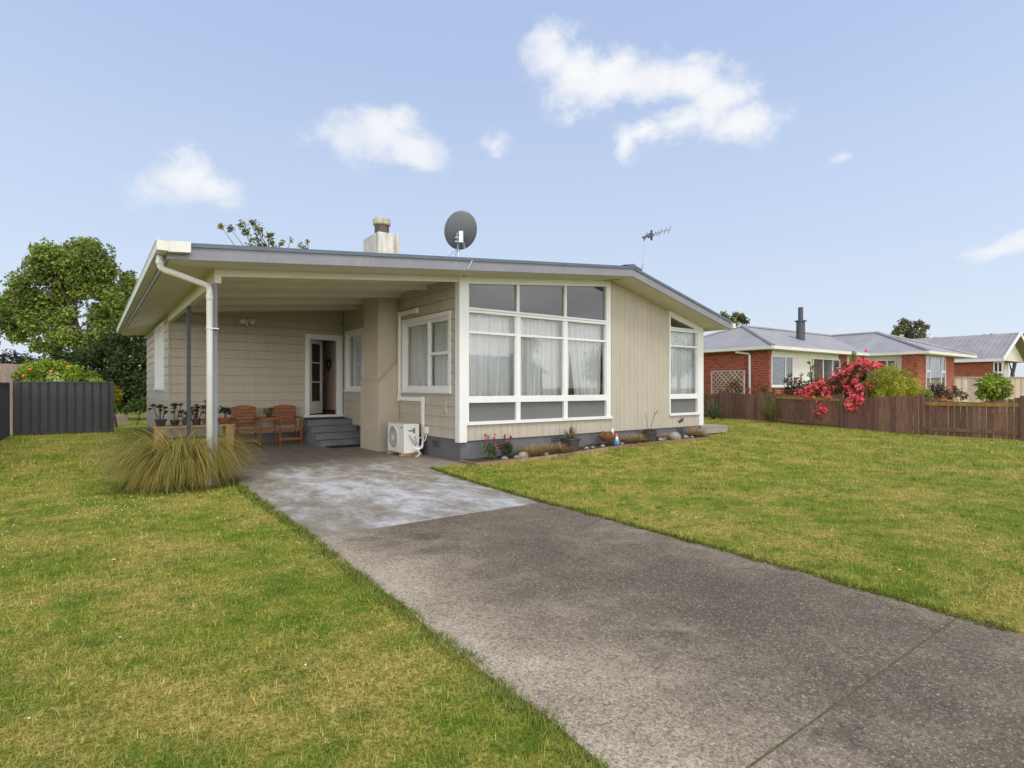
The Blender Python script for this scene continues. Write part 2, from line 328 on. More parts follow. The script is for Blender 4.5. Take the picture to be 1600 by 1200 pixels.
# ------------------------------------------------------------------ mesh helpers
W = {}                               # world origin of each object that has children
class MB:
    def __init__(s): s.v = []; s.f = []
    def poly(s, pts):
        i = len(s.v); s.v += [tuple(p) for p in pts]; s.f.append(tuple(range(i, i + len(pts))))
    def hexa(s, p):                  # 8 corners: bottom ring then top ring
        i = len(s.v); s.v += [tuple(q) for q in p]
        for f in ((3, 2, 1, 0), (4, 5, 6, 7), (0, 1, 5, 4), (1, 2, 6, 5), (2, 3, 7, 6), (3, 0, 4, 7)):
            s.f.append(tuple(i + k for k in f))
    def box(s, x0, x1, y0, y1, z0, z1):
        s.hexa([(x0, y0, z0), (x1, y0, z0), (x1, y1, z0), (x0, y1, z0), (x0, y0, z1), (x1, y0, z1), (x1, y1, z1), (x0, y1, z1)])
    def prism(s, ring, vec):         # closed ring extruded along vec
        n = len(ring); i = len(s.v); vec = Vector(vec)
        s.v += [tuple(p) for p in ring] + [tuple(Vector(p) + vec) for p in ring]
        s.f.append(tuple(i + k for k in range(n))[::-1]); s.f.append(tuple(i + n + k for k in range(n)))
        for k in range(n):
            j = (k + 1) % n; s.f.append((i + k, i + j, i + n + j, i + n + k))
    def bar(s, a, b, w, h, up=(0, 0, 1)):
        a = Vector(a); b = Vector(b); d = (b - a).normalized(); up = Vector(up)
        if abs(d.dot(up)) > .98: up = Vector((0, 1, 0))
        r = d.cross(up).normalized() * w / 2; u = r.cross(d).normalized() * h / 2
        s.hexa([a - r - u, a + r - u, b + r - u, b - r - u, a - r + u, a + r + u, b + r + u, b - r + u])
    def tube(s, pts, rad, n=8, cap=True):
        pts = [Vector(p) for p in pts]; rs = rad if isinstance(rad, (list, tuple)) else [rad] * len(pts)
        i0 = len(s.v); prev = None
        for k, p in enumerate(pts):
            d = (pts[min(k + 1, len(pts) - 1)] - pts[max(k - 1, 0)]).normalized()
            if prev is None:
                a = Vector((0, 0, 1)) if abs(d.z) < .9 else Vector((1, 0, 0)); x = d.cross(a).normalized()
            else: x = (prev - d * prev.dot(d)).normalized()
            prev = x; y = d.cross(x)
            for j in range(n):
                t = 2 * math.pi * j / n; s.v.append(tuple(p + (x * math.cos(t) + y * math.sin(t)) * rs[k]))
        for k in range(len(pts) - 1):
            for j in range(n):
                a = i0 + k * n + j; b = i0 + k * n + (j + 1) % n; s.f.append((a, b, b + n, a + n))
        if cap:
            s.f.append(tuple(i0 + j for j in range(n))[::-1]); e = i0 + (len(pts) - 1) * n; s.f.append(tuple(e + j for j in range(n)))
    def lathe(s, prof, c=(0, 0, 0), n=20, sq=None):
        i0 = len(s.v); c = Vector(c); m = len(prof)
        for r, z in prof:
            for j in range(n):
                t = 2 * math.pi * j / n; s.v.append((c.x + r * math.cos(t), c.y + r * math.sin(t), c.z + z))
        for k in range(m - 1):
            for j in range(n):
                a = i0 + k * n + j; b = i0 + k * n + (j + 1) % n; s.f.append((a, b, b + n, a + n))
        s.f.append(tuple(i0 + j for j in range(n))[::-1]); e = i0 + (m - 1) * n; s.f.append(tuple(e + j for j in range(n)))
    def ball(s, c, r, sz=(1, 1, 1), jit=0, nu=10, nv=7, seed=0):
        rr = random.Random(seed); i0 = len(s.v); c = Vector(c)
        for k in range(nv + 1):
            ph = math.pi * k / nv
            for j in range(nu):
                t = 2 * math.pi * j / nu; q = r * (1 + rr.uniform(-jit, jit))
                s.v.append((c.x + q * sz[0] * math.sin(ph) * math.cos(t), c.y + q * sz[1] * math.sin(ph) * math.sin(t), c.z + q * sz[2] * math.cos(ph)))
        for k in range(nv):
            for j in range(nu):
                a = i0 + k * nu + j; b = i0 + k * nu + (j + 1) % nu; s.f.append((a, a + nu, b + nu, b))
    def build(s, name, mat, parent=None, smooth=False, bevel=0, local=False, recalc=True):
        me = bpy.data.meshes.new(name)
        v = np.array(s.v, float)
        base = np.zeros(3)
        if not local:
            lo, hi = v.min(0), v.max(0); base = np.array([(lo[0] + hi[0]) / 2, (lo[1] + hi[1]) / 2, lo[2]])
        me.from_pydata((v - base).tolist(), [], s.f)
        if recalc:
            bm = bmesh.new(); bm.from_mesh(me)
            if smooth: bmesh.ops.remove_doubles(bm, verts=bm.verts, dist=1e-5)
            bmesh.ops.recalc_face_normals(bm, faces=bm.faces); bm.to_mesh(me); bm.free()
        if smooth:
            me.polygons.foreach_set('use_smooth', [True] * len(me.polygons))
        me.materials.append(mat)
        o = bpy.data.objects.new(name, me); C.objects.link(o)
        place(o, base, parent)
        if bevel:
            b = o.modifiers.new('bevel', 'BEVEL'); b.width = bevel; b.segments = 2; b.limit_method = 'ANGLE'
        return o
def place(o, base, parent):
    base = Vector(base); W[o] = base
    if parent is not None:
        o.parent = parent; o.location = base - W.get(parent, Vector())
    else: o.location = base
def tag(o, label, cat, group=None, kind=None):
    if label: o['label'] = label
    if cat: o['category'] = cat
    if group: o['group'] = group
    if kind: o['kind'] = kind
    return o
def thing(name, label, cat, loc=(0, 0, 0), group=None):
    o = bpy.data.objects.new(name, None); C.objects.link(o); o.empty_display_size = .2
    o.location = loc; W[o] = Vector(loc); return tag(o, label, cat, group)
def struct(o): o['kind'] = 'structure'; return o

def np_mesh(name, V, Fq, mat, col=None, parent=None, base=None, smooth=False):
    """V (n,3), Fq (m,4) quads, col (n,3)"""
    if base is None: base = np.array([(V[:, 0].min() + V[:, 0].max()) / 2, (V[:, 1].min() + V[:, 1].max()) / 2, V[:, 2].min()])
    base = np.array(base, float)
    me = bpy.data.meshes.new(name); n, m = len(V), len(Fq)
    me.vertices.add(n); me.vertices.foreach_set('co', (V - base).astype(np.float32).ravel())
    me.loops.add(m * 4); me.loops.foreach_set('vertex_index', Fq.astype(np.int32).ravel())
    me.polygons.add(m); me.polygons.foreach_set('loop_start', np.arange(0, m * 4, 4, dtype=np.int32))
    me.update(calc_edges=True)
    if col is not None:
        a = me.color_attributes.new('Col', 'FLOAT_COLOR', 'POINT')
        a.data.foreach_set('color', np.concatenate([col, np.ones((n, 1))], 1).astype(np.float32).ravel())
    if smooth: me.polygons.foreach_set('use_smooth', np.ones(m, bool))
    me.materials.append(mat); me.validate()
    o = bpy.data.objects.new(name, me); C.objects.link(o); place(o, base, parent); return o

def blades(P, az, length, lean, droop, width, K, col, jit=.0):
    """grass blades as bent strips. P (n,3) roots; lean = start angle from vertical; droop = extra angle gained along the blade"""
    n = len(P); V = np.zeros((n, K + 1, 2, 3)); p = P.copy()
    side = np.stack([-np.sin(az), np.cos(az), np.zeros(n)], 1)
    for k in range(K + 1):
        t = k / K; w = width * (1 - .85 * t ** 1.5) * .5
        V[:, k, 0] = p - side * w[:, None]; V[:, k, 1] = p + side * w[:, None]
        a = lean + droop * (t + .5 / K) ** 1.2
        step = length / K
        p = p + np.stack([np.sin(a) * np.cos(az), np.sin(a) * np.sin(az), np.cos(a)], 1) * step[:, None]
    b = (np.arange(n) * (K + 1) * 2)[:, None]
    Fq = np.concatenate([b + np.array([[2 * k, 2 * k + 1, 2 * k + 3, 2 * k + 2]]) for k in range(K)], 0)
    Cc = np.repeat(col, (K + 1) * 2, axis=0)
    return V.reshape(-1, 3), Fq, Cc
def pick(pal, n, jit=.25):
    pal = np.array(pal); c = pal[rng.integers(0, len(pal), n)]
    return c * (1 + rng.uniform(-jit, jit, (n, 1)))
def leafcloud(blobs, size, pal, up=.35, jit=.3, hollow=.45, asp=.55):
    """leaf quads spread through blobs (cx,cy,cz, rx,ry,rz, n)"""
    Vs, Cs = [], []
    for cx, cy, cz, rx, ry, rz, n in blobs:
        n = int(n); d = rng.normal(size=(n, 3)); d /= np.linalg.norm(d, axis=1)[:, None]
        r = hollow + (1 - hollow) * rng.random(n) ** .7
        r *= 1 + .22 * np.sin(d[:, 0] * 5 + cx * 3) * np.sin(d[:, 1] * 6 + cy) + .12 * np.sin(d[:, 2] * 9 + cz * 2)
        p = np.array([cx, cy, cz]) + d * r[:, None] * np.array([rx, ry, rz])
        nr = d * .5 + rng.normal(size=(n, 3)) * .6 + np.array([0, 0, up]); nr /= np.linalg.norm(nr, axis=1)[:, None]
        t = np.cross(nr, rng.normal(size=(n, 3))); t /= np.linalg.norm(t, axis=1)[:, None] + 1e-9
        b = np.cross(nr, t); s = size * rng.uniform(.6, 1.35, n)
        t = t * s[:, None] * .5; b = b * s[:, None] * .5 * asp
        Vs.append(np.stack([p - t, p + b, p + t, p - b], 1).reshape(-1, 3))
        tone = 1 + rng.uniform(-.28, .34)
        Cs.append(np.repeat(pick(pal, n, jit) * tone, 4, axis=0))
    V = np.concatenate(Vs); return V, np.arange(len(V)).reshape(-1, 4), np.clip(np.concatenate(Cs), 0, 1)
def subblobs(c, r, k, rad, n, seed=0, flat=1.0, low=-1.0):
    """k clumps spread over an ellipsoid c, r"""
    q = np.random.default_rng(seed); out = []
    while len(out) < k:
        d = q.normal(size=3); d /= np.linalg.norm(d)
        if d[2] < low: continue
        s = q.uniform(.55, 1.0); a = rad * q.uniform(.65, 1.3)
        out.append((c[0] + d[0] * r[0] * s, c[1] + d[1] * r[1] * s, c[2] + d[2] * r[2] * s, a, a, a * flat, n * (a / rad) ** 2))
    return out
def bush(name, label, cat, base, blobs, size, pal, group=None, up=.35, stem=True, hollow=.45, asp=.55, mat='leaf', stems=5):
    t = thing(name, label, cat, base, group)
    if stem:
        m = MB(); b = Vector(base)
        for i in range(stems):
            q = sorted(blobs, key=lambda v: -v[2])[(i * 2) % max(1, len(blobs) // 2)]; e = Vector(q[:3]); mid = b.lerp(e, .5) + Vector((random.uniform(-.05, .05), random.uniform(-.05, .05), .05))
            rr = max(.005, .006 * (e - b).length); m.tube([b + Vector((random.uniform(-.04, .04), random.uniform(-.04, .04), -.02)), mid, e], [rr * 1.3, rr, rr * .5], 5)
        m.build('stems', M['bark'], t)
    V, Fq, Cc = leafcloud(blobs, size, pal, up, hollow=hollow, asp=asp)
    np_mesh('foliage', V, Fq, M[mat], Cc, t); return t
def tree(name, label, base, trunk_h, r0, blobs, size, pal, group=None, limbs=9, hollow=.35, vis=True):
    t = thing(name, label, 'tree', base, group); m = MB(); b = Vector(base)
    cen = Vector(np.array([q[:3] for q in blobs]).mean(0)); fork = b + Vector((0, 0, trunk_h)); topc = fork.lerp(cen, .9)
    m.tube([b + Vector((0, 0, -.1)), b + Vector((.06, .03, trunk_h * .5)), fork, fork.lerp(topc, .5) + Vector((.1, -.1, 0)), topc], [r0 * 1.25, r0, r0 * .8, r0 * .5, r0 * .2], 9)
    o = m.build('trunk', M['bark'], t, smooth=True); m = MB()
    idx = np.linspace(0, len(blobs) - 1, min(limbs, len(blobs))).astype(int)
    for k, i in enumerate(idx):
        e = Vector(blobs[i][:3]); st = fork.lerp(topc, (k % 4) / 4.6); mid = st.lerp(e, .5) + Vector((random.uniform(-.25, .25), random.uniform(-.25, .25), .12 * (e - st).length))
        m.tube([st - Vector((0, 0, .1)), st.lerp(mid, .5) + Vector((random.uniform(-.1, .1), random.uniform(-.1, .1), 0)), mid, e], [r0 * .34, r0 * .26, r0 * .17, r0 * .05], 6)
    m.build('limbs', M['bark'], t, smooth=True)
    V, Fq, Cc = leafcloud(blobs, size, pal, .4, hollow=hollow); np_mesh('crown', V, Fq, M['leaf'], Cc, t); return t

# ================================================================== SETTING
def ground():
    xs = [-700, -300, -120, -60, -30, -18] + list(np.arange(-12, 26.01, .5)) + [30, 45, 80, 160, 350, 700]
    ys = [-700, -300, -120, -60, -30, -18] + list(np.arange(-12, 14.01, .5)) + [20, 30, 45, 80, 160, 350, 900]
    X, Y = np.meshgrid(xs, ys, indexing='ij'); Z = zg(X, Y)
    V = np.stack([X, Y, Z], -1).reshape(-1, 3); ny = len(ys); q = []
    for i in range(len(xs) - 1):
        for j in range(ny - 1): q.append((i * ny + j, (i + 1) * ny + j, (i + 1) * ny + j + 1, i * ny + j + 1))
    o = np_mesh('lawn', V, np.array(q), M['lawn'], base=(0, 0, 0), smooth=True); struct(o)
ground()
LE = [(6.3, -3.95), (1.2, -3.95), (.0, -3.93), (-.4, -3.94), (-2, -3.96), (-3.9, -3.97), (-4.2, -4.0), (-5.6, -4.04), (-7.0, -4.08), (-8.45, -4.16)]   # (y, x) left edge of the concrete
RE = [(-.30, -.80), (-.32, -.83), (-1.2, -.96), (-2.1, -1.05), (-3.7, -1.15), (-5.5, -1.18), (-7, -1.25), (-8.45, -1.34)]
def edge(tab, y):
    t = sorted(tab); return np.interp(y, [a for a, _ in t], [b for _, b in t])
def slabs(name, y0, y1, xl, xr, mat, z=.009):
    m = MB(); ys = np.linspace(y0, y1, max(2, int(abs(y1 - y0) / .12)))
    l = [(xl(y), y, z) for y in ys]; r = [(xr(y), y, z) for y in ys]
    for k in range(len(ys) - 1):
        m.poly([l[k], r[k], r[k + 1], l[k + 1]])
    for side in (l, r[::-1]):
        for k in range(len(side) - 1):
            a, b = side[k], side[k + 1]; m.poly([a, b, (b[0], b[1], -.05), (a[0], a[1], -.05)])
    for a, b in ((l[0], r[0]), (r[-1], l[-1])): m.poly([a, b, (b[0], b[1], -.05), (a[0], a[1], -.05)])
    return struct(m.build(name, mat))
def wob(x, a, f, ph): return lambda y: x(y) + a * math.sin(y * f + ph) + a * .6 * math.sin(y * f * 2.7 + ph * 2)
eL = wob(lambda y: float(edge(LE, y)), .012, 3.1, .4); eR = wob(lambda y: float(edge(RE, y)), .014, 2.7, 1.1)
def jl(x): return -3.88 + (x + 3.97) * .085          # the construction joint runs very slightly skew
m = MB()
def strip(xa, xb, ya, yb, z=.016):
    pass
slabs('carport_slab', -3.86, -.335, eL, eR, M['slab'])
slabs('carport_slab', -.325, 6.24, eL, lambda y: -.945, M['slab'])
slabs('carport_slab', -.29, 6.24, lambda y: -.937, lambda y: .02, M['slab'])
slabs('driveway', -8.165, -3.875, eL, eR, M['drive'])
slabs('driveway', -14.5, -8.178, lambda y: float(edge(LE, max(y, -8.45))), lambda y: float(edge(RE, max(y, -8.45))), M['drive'])
m = MB(); m.box(-4.1, -1.3, -8.22, -8.12, -.04, .006); struct(m.build('driveway_joint', M['jointfill']))
m = MB(); m.box(-1.33, 40, -10.2, -8.5, -.05, .014); struct(m.build('footpath', M['drive']))
m = MB(); m.box(-40, -4.18, -10.2, -8.5, -.05, .014); struct(m.build('footpath', M['drive']))

# ================================================================== THE HOUSE
house = thing('house', 'single storey greige weatherboard house with open carport and tall white framed front window', 'house', (0, 0, 0))
XL, YB, X1, YE = -4.21, 6.25, 7.69, 12.75
RX, RZ = 4.15, 3.97
def zu(x): return RZ - .0909 * (RX - x) if x < RX else RZ - .25 * (x - RX)
OV = -.66

def clip(poly, fn):                  # keep fn(p) >= 0
    out = []
    for i in range(len(poly)):
        a, b = poly[i], poly[(i + 1) % len(poly)]; fa, fb = fn(a), fn(b)
        if fa >= 0: out.append(a)
        if (fa > 0 > fb) or (fa < 0 < fb):
            t = fa / (fa - fb); out.append((a[0] + (b[0] - a[0]) * t, a[1] + (b[1] - a[1]) * t))
    return out
def cells(u0, u1, z0, top, ops, extra=()):
    us = sorted({u0, u1, *[v for o in ops for v in o[:2]], *extra}); us = [u for u in us if u0 <= u <= u1]; out = []
    for a, b in zip(us, us[1:]):
        z = z0
        for o in sorted([o for o in ops if o[0] <= a + 1e-6 and o[1] >= b - 1e-6], key=lambda o: o[2]):
            if o[2] > z + 1e-4: out.append((a, b, z, o[2]))
            z = o[3]
        if z < 50: out.append((a, b, z, None))
    return out
def sheath(mb, Mp, cs, top, n0, n1):
    for a, b, za, zb in cs:
        ta, tb = (zb, zb) if zb is not None else (top(a), top(b))
        if max(ta, tb) - za < .01: continue
        mb.hexa([Mp(a, n0, za), Mp(b, n0, za), Mp(b, n1, za), Mp(a, n1, za), Mp(a, n0, ta), Mp(b, n0, tb), Mp(b, n1, tb), Mp(a, n1, ta)])
def weatherboards(mb, Mp, cs, top, z0, h=.212):
    for a, b, za, zb in cs:
        tm = max(top(a), top(b)); hi = zb if zb is not None else tm
        k = int((za - z0) / h)
        while z0 + k * h < hi:
            zk = z0 + k * h; lo = max(za, zk); up = min(hi, zk + h - .005); k += 1
            if up - lo < .004: continue
            p = [(a, lo), (b, lo), (b, up), (a, up)]
            if zb is None:
                p = clip(p, lambda q: top(a) + (top(b) - top(a)) * (q[0] - a) / (b - a) - q[1])
            if len(p) < 3: continue
            o = lambda z: .005 + .020 * (1 - (z - zk) / h)
            mb.poly([Mp(u, o(z), z) for u, z in p])
            if lo == zk: mb.poly([Mp(a, o(lo), lo), Mp(b, o(lo), lo), Mp(b, .0, lo), Mp(a, .0, lo)])
MY = lambda Y: (lambda u, n, z: (u, Y - n, z))       # wall facing -Y
MX = lambda X: (lambda u, n, z: (X - n, u, z))       # wall facing -X
def ub(mb, Mp, u0, u1, n0, n1, z0, z1, s0=None, s1=None):
    """box in wall space; optional sloped top (z1 at u0, s1 at u1) / bottom"""
    zb0, zb1 = (z0, z0) if not isinstance(z0, tuple) else z0
    zt0, zt1 = (z1, z1) if not isinstance(z1, tuple) else z1
    mb.hexa([Mp(u0, n0, zb0), Mp(u1, n0, zb1), Mp(u1, n1, zb1), Mp(u0, n1, zb0), Mp(u0, n0, zt0), Mp(u1, n0, zt1), Mp(u1, n1, zt1), Mp(u0, n1, zt0)])

# --- openings
W_SIDE = (.40, 2.40, 1.38, 2.87); W_FAR = (4.70, 5.97, 1.38, 2.90)
DOOR = (-.965, -.155, .70, 2.78)
W_LEFT = (7.30, 9.55, 1.42, 3.02)
# front wall: grooved vertical boards
opsF = [(.14, 4.11, .72, 99), (6.27, 7.52, .72, 99)]
fc = cells(0, X1, .41, zu, opsF, (RX,))
m = MB(); sheath(m, MY(0), fc, zu, -.12, -.006)
for a, b, za, zb in fc:
    u = a; k = 0
    while u < b - .01:
        w = (.155, .20, .155, .125)[int(round(u / .16)) % 4]; e = min(b, u + w)
        if b - e < .05: e = b
        for z0, z1 in ((za, 3.548), (3.553, None)) if zb is None else ((za, zb),):
            t0, t1 = (z1, z1) if z1 is not None else (zu(u), zu(e))
            t0 = min(t0, zu(u)); t1 = min(t1, zu(e))
            if max(t0, t1) - z0 > .02 and min(t0, t1) > z0: ub(m, MY(0), u + .0025, e - .0025, -.005, .010, z0, (t0, t1))
        u = e
m.build('wall', M['greige'], house)
# carport side wall X = 0
cs = cells(0.13, YB, .43, lambda u: zu(0), [W_SIDE, W_FAR])
m = MB(); sheath(m, MX(0), cs, lambda u: zu(0), -.12, 0); m.build('wall_backing', M['backing'], house); m = MB(); weatherboards(m, MX(0), cs, lambda u: zu(0), .44)
m.build('wall', M['greige'], house)
# carport back wall Y = YB
cb = cells(XL, -.03, .25, zu, [DOOR])
m = MB(); sheath(m, MY(YB), cb, zu, -.12, 0); m.build('wall_backing', M['backing'], house); m = MB(); weatherboards(m, MY(YB), cb, zu, .26)
m.box(XL - .022, XL + .022, YB - .03, YB + .0, .25, zu(XL))
m.build('wall', M['greige'], house)
# left end wall
cl = cells(YB + .02, YE, .25, lambda u: zu(XL), [W_LEFT])
m = MB(); sheath(m, MX(XL), cl, lambda u: zu(XL), -.12, 0); m.build('wall_backing', M['backing'], house); m = MB(); weatherboards(m, MX(XL), cl, lambda u: zu(XL), .26); m.build('wall', M['greige'], house)
# unseen right and rear walls
m = MB(); m.box(X1 - .12, X1, .12, YE - .12, .41, zu(X1)); m.build('wall', M['greige'], house)
m = MB(); sheath(m, lambda u, n, z: (u, YE + n, z), cells(XL, X1, .25, zu, [], (RX,)), zu, -.12, 0); m.build('wall', M['greige'], house)
# foundation
fnd = MB(); fnd.box(.02, X1 - .02, .02, .30, -.06, .415); fnd.box(.02, .30, .30, YB, -.06, .435); fnd.box(XL + .02, .30, YB + .02, YB + .3, -.06, .255)
fnd.box(XL + .02, XL + .3, YB + .3, YE - .02, -.06, .255); fnd.box(X1 - .3, X1 - .02, .3, YE - .02, -.06, .4)
fo = fnd.build('foundation', M['base'], house)
def vent(Mp, u, z, w=.27, h=.15):
    m = MB(); ub(m, Mp, u - w / 2, u + w / 2, -.0195, -.0145, z - h / 2, z + h / 2); v = m.build('vent', M['ventdark'], fo)
    m = MB()
    for i in range(6): uu = u - w / 2 + .012 + i * (w - .024) / 5; ub(m, Mp, uu - .006, uu + .006, -.012, -.004, z - h / 2, z + h / 2)
    for i in range(3): zz = z - h / 2 + .012 + i * (h - .024) / 2; ub(m, Mp, u - w / 2, u + w / 2, -.0135, -.005, zz - .006, zz + .006)
    m.build('grille', M['base'], fo)
for Mp, u, z in ((MY(0), .95, .30), (MY(0), 2.46, .31), (MY(0), 5.31, .29), (MY(0), 6.74, .31), (MX(0), .98, .29)): vent(Mp, u, z)
# small white waste outlet on the foundation
m = MB(); m.box(4.13, 4.21, -.035, .018, .29, .47); m.build('waste_outlet', M['pvc'], house, bevel=.008)
# corner boards
m = MB(); m.box(-.030, .14, -.032, -.0, .385, zu(.0) - .02); m.box(-.030, -.0, 0, .13, .385, zu(0) - .02); m.build('corner_board', M['white'], house)
m = MB(); m.box(7.52, X1 + .025, -.028, -.0, .42, zu(X1) + .0); m.box(X1 + .001, X1 + .025, 0, .1, .42, zu(X1) - .0); m.build('corner_board', M['white'], house)

# --- windows
def pane(Mp, pts, parent, n=-.05):
    m = MB(); q = [Vector(Mp(u, n, z)) for u, z in pts]
    if (q[1] - q[0]).cross(q[2] - q[0]).dot(Vector(Mp(0, 1, 0)) - Vector(Mp(0, 0, 0))) < 0: q = q[::-1]
    m.poly(q); o = m.build('pane', M['glass'], parent, recalc=False); return o
def curtain(Mp, u0, u1, z0, z1, parent, n=-.13, gath=0., seed=0, amp=.022):
    """pleated sheer; gath pulls the free bottom corners inwards"""
    q = random.Random(seed); K = max(12, int((u1 - u0) / .012)); J = 7; V = []; ph = q.uniform(0, 6); f1 = q.uniform(52, 66); f2 = q.uniform(17, 24)
    m = MB(); g0, g1 = (gath if isinstance(gath, tuple) else (gath, gath))
    for j in range(J + 1):
        t = j / J; z = z1 + (z0 - z1) * t
        a = u0 + g0 * t ** 1.5; b = u1 - g1 * t ** 1.5
        for i in range(K + 1):
            s = i / K; u = a + (b - a) * s; uu = u0 + (u1 - u0) * s
            d = amp * (math.sin(uu * f1 + ph + .5 * math.sin(uu * 9)) * (.6 + .4 * math.sin(uu * 7 + ph)) + .8 * math.sin(uu * f2 + ph * 2 + .5 * t)) * (.55 + .45 * t)
            V.append(Mp(u, n + d, z))
    m.v = V
    for j in range(J):
        for i in range(K):
            a = j * (K + 1) + i; m.f.append((a, a + 1, a + K + 2, a + K + 1))
    return m.build('curtain', M['curtain'], parent, smooth=True, recalc=False)

def window_thing(Mp, o, parent, vbars, hb, label=None, trim=.09, sill=True, curt=(), sash=.045):
    """o = (u0,u1,z0,z1) opening. vbars = list of u; hb = list of (ua,ub,z) bars"""
    u0, u1, z0, z1 = o; m = MB()
    ub(m, Mp, u0 - trim, u1 + trim, .0, .035, z1, z1 + trim); ub(m, Mp, u0 - trim, u0, .0, .034, z0, z1); ub(m, Mp, u1, u1 + trim, .0, .034, z0, z1)
    ub(m, Mp, u0, u1, -.11, .0, z1 - .03, z1 - .001); ub(m, Mp, u0 + .001, u0 + .03, -.11, -.0, z0, z1 - .03); ub(m, Mp, u1 - .03, u1 - .001, -.11, -.0, z0, z1 - .03)
    ub(m, Mp, u0 + .001, u1 - .001, -.11, -.001, z0 + .0, z0 + .03)
    w = m.build('window', M['white'], parent)
    m = MB(); ub(m, Mp, u0 - trim - .02, u1 + trim + .02, .0, .065, z0 - .05, z0 - .001); m.build('sill', M['white'], w)
    es = [u0 + .03] + list(vbars) + [u1 - .03]; m = MB()
    for i, (a, b) in enumerate(zip(es, es[1:])):
        a2 = a + (.012 if i else 0); b2 = b - (.012 if i < len(es) - 2 else 0); s = sash
        ub(m, Mp, a2, a2 + s, -.075, -.025, z0 + .03, z1 - .03); ub(m, Mp, b2 - s, b2, -.075, -.025, z0 + .03, z1 - .03)
        ub(m, Mp, a2 + s, b2 - s, -.075, -.025, z0 + .03, z0 + .03 + s * 1.6); ub(m, Mp, a2 + s, b2 - s, -.075, -.025, z1 - .03 - s, z1 - .03)
    for v in vbars: ub(m, Mp, v - .012, v + .012, -.09, -.005, z0 + .03, z1 - .03)
    for a, b, z in hb: ub(m, Mp, a, b, -.080, -.020, z - .032, z + .032)
    m.build('sash', M['white'], w)
    pane(Mp, [(u0 + .03, z0 + .03), (u1 - .03, z0 + .03), (u1 - .03, z1 - .03), (u0 + .03, z1 - .03)], w)
    for k, (a, b, g) in enumerate(curt): curtain(Mp, a, b, z0 + .02, z1 - .03, w, gath=g, seed=k + int(u0 * 10))
    return w
window_thing(MX(0), W_SIDE, house, [1.29], [(.48, 1.25, 2.145)], curt=((.42, 1.33, (.02, .05)), (1.30, 1.95, (0, .08)), (1.88, 2.37, (.10, 0))))
window_thing(MX(0), W_FAR, house, [4.92], [(4.72, 4.90, 2.14)], curt=((4.72, 5.4, (.0, .05)), (5.3, 5.9, (.1, 0))))
window_thing(MX(XL), W_LEFT, house, [8.05, 8.8], [], curt=((7.32, 9.5, 0),))

# tall front windows: four rows between floor and the raking eave
def tall_window(u0, u1, cols, seed, curts):
    Mp = MY(0); m = MB(); tz = lambda u: zu(u) - .005
    hd = lambda u: zu(u) - .155
    oL, oR = u0, u1
    # jambs, raking header, sill
    ub(m, Mp, oL, oL + .05, -.10, .025, .775, (tz(oL), tz(oL + .05)))
    ub(m, Mp, oR - .14 if oR < 5 else oR - .06, oR, -.10, .026, .775, (tz(oR - .1), tz(oR)))
    jl_, jr = oL + .05, (oR - .14 if oR < 5 else oR - .06)
    ub(m, Mp, jl_, jr, -.10, .018, (hd(jl_), hd(jr)), (tz(jl_), tz(jr)))
    w = m.build('window', M['white'], house)
    m = MB(); ub(m, Mp, oL - .0, oR + .03, -.10, .055, .715, .775); m.build('sill', M['white'], w)
    # rails
    m = MB()
    for a, b, d in ((2.905, 2.955, .030), (2.965, 3.005, .022), (1.145, 1.275, .020), (2.500, 2.548, .012)):
        ub(m, Mp, jl_, jr, -.09, d, a, b)
    for v in cols[1:-1]:
        ub(m, Mp, v - .055, v + .055, -.092, .014, .775, 2.905); ub(m, Mp, v - .03, v + .03, -.091, .012, 3.005, hd(v) + .0)
    for a, b in zip(cols, cols[1:]):        # casement frames inside each light
        aa = a + .055 if a != cols[0] else jl_; bb = b - .055 if b != cols[-1] else jr
        for z0, z1 in ((1.275, 2.500), (2.548, 2.905)):
            ub(m, Mp, aa, aa + .018, -.088, -.006, z0, z1); ub(m, Mp, bb - .018, bb, -.088, -.006, z0, z1)
    m.build('rails', M['white'], w)
    m = MB(); ub(m, Mp, jl_, jr, -.07, -.045, .775, 1.145); m.build('spandrel', M['panel'], w)
    for a, b in zip(cols, cols[1:]):
        a = max(a, jl_); b = min(b, jr)
        pane(Mp, [(a, 1.2), (b, 1.2), (b, 2.93), (a, 2.93)], w, -.04)
        pane(Mp, [(a, 2.93), (b, 2.93), (b, hd(b) + .02), (a, hd(a) + .02)], w, -.036)
    for k, (a, b, g) in enumerate(curts): curtain(Mp, a, b, 1.13, 2.93, w, gath=g, seed=seed + k, n=-.19, amp=.045)
    return w
tall_window(.14, 4.11, [.14, 1.40, 2.71, 4.11], 3, ((.17, 1.16, (.06, .10)), (1.06, 2.16, (.05, .06)), (2.08, 3.02, (.05, .06)), (2.96, 4.0, (.22, .04))))
tall_window(6.27, 7.52, [6.27, 7.52], 21, ((6.30, 6.93, (.0, .03)), (6.88, 7.49, (.03, .0))))

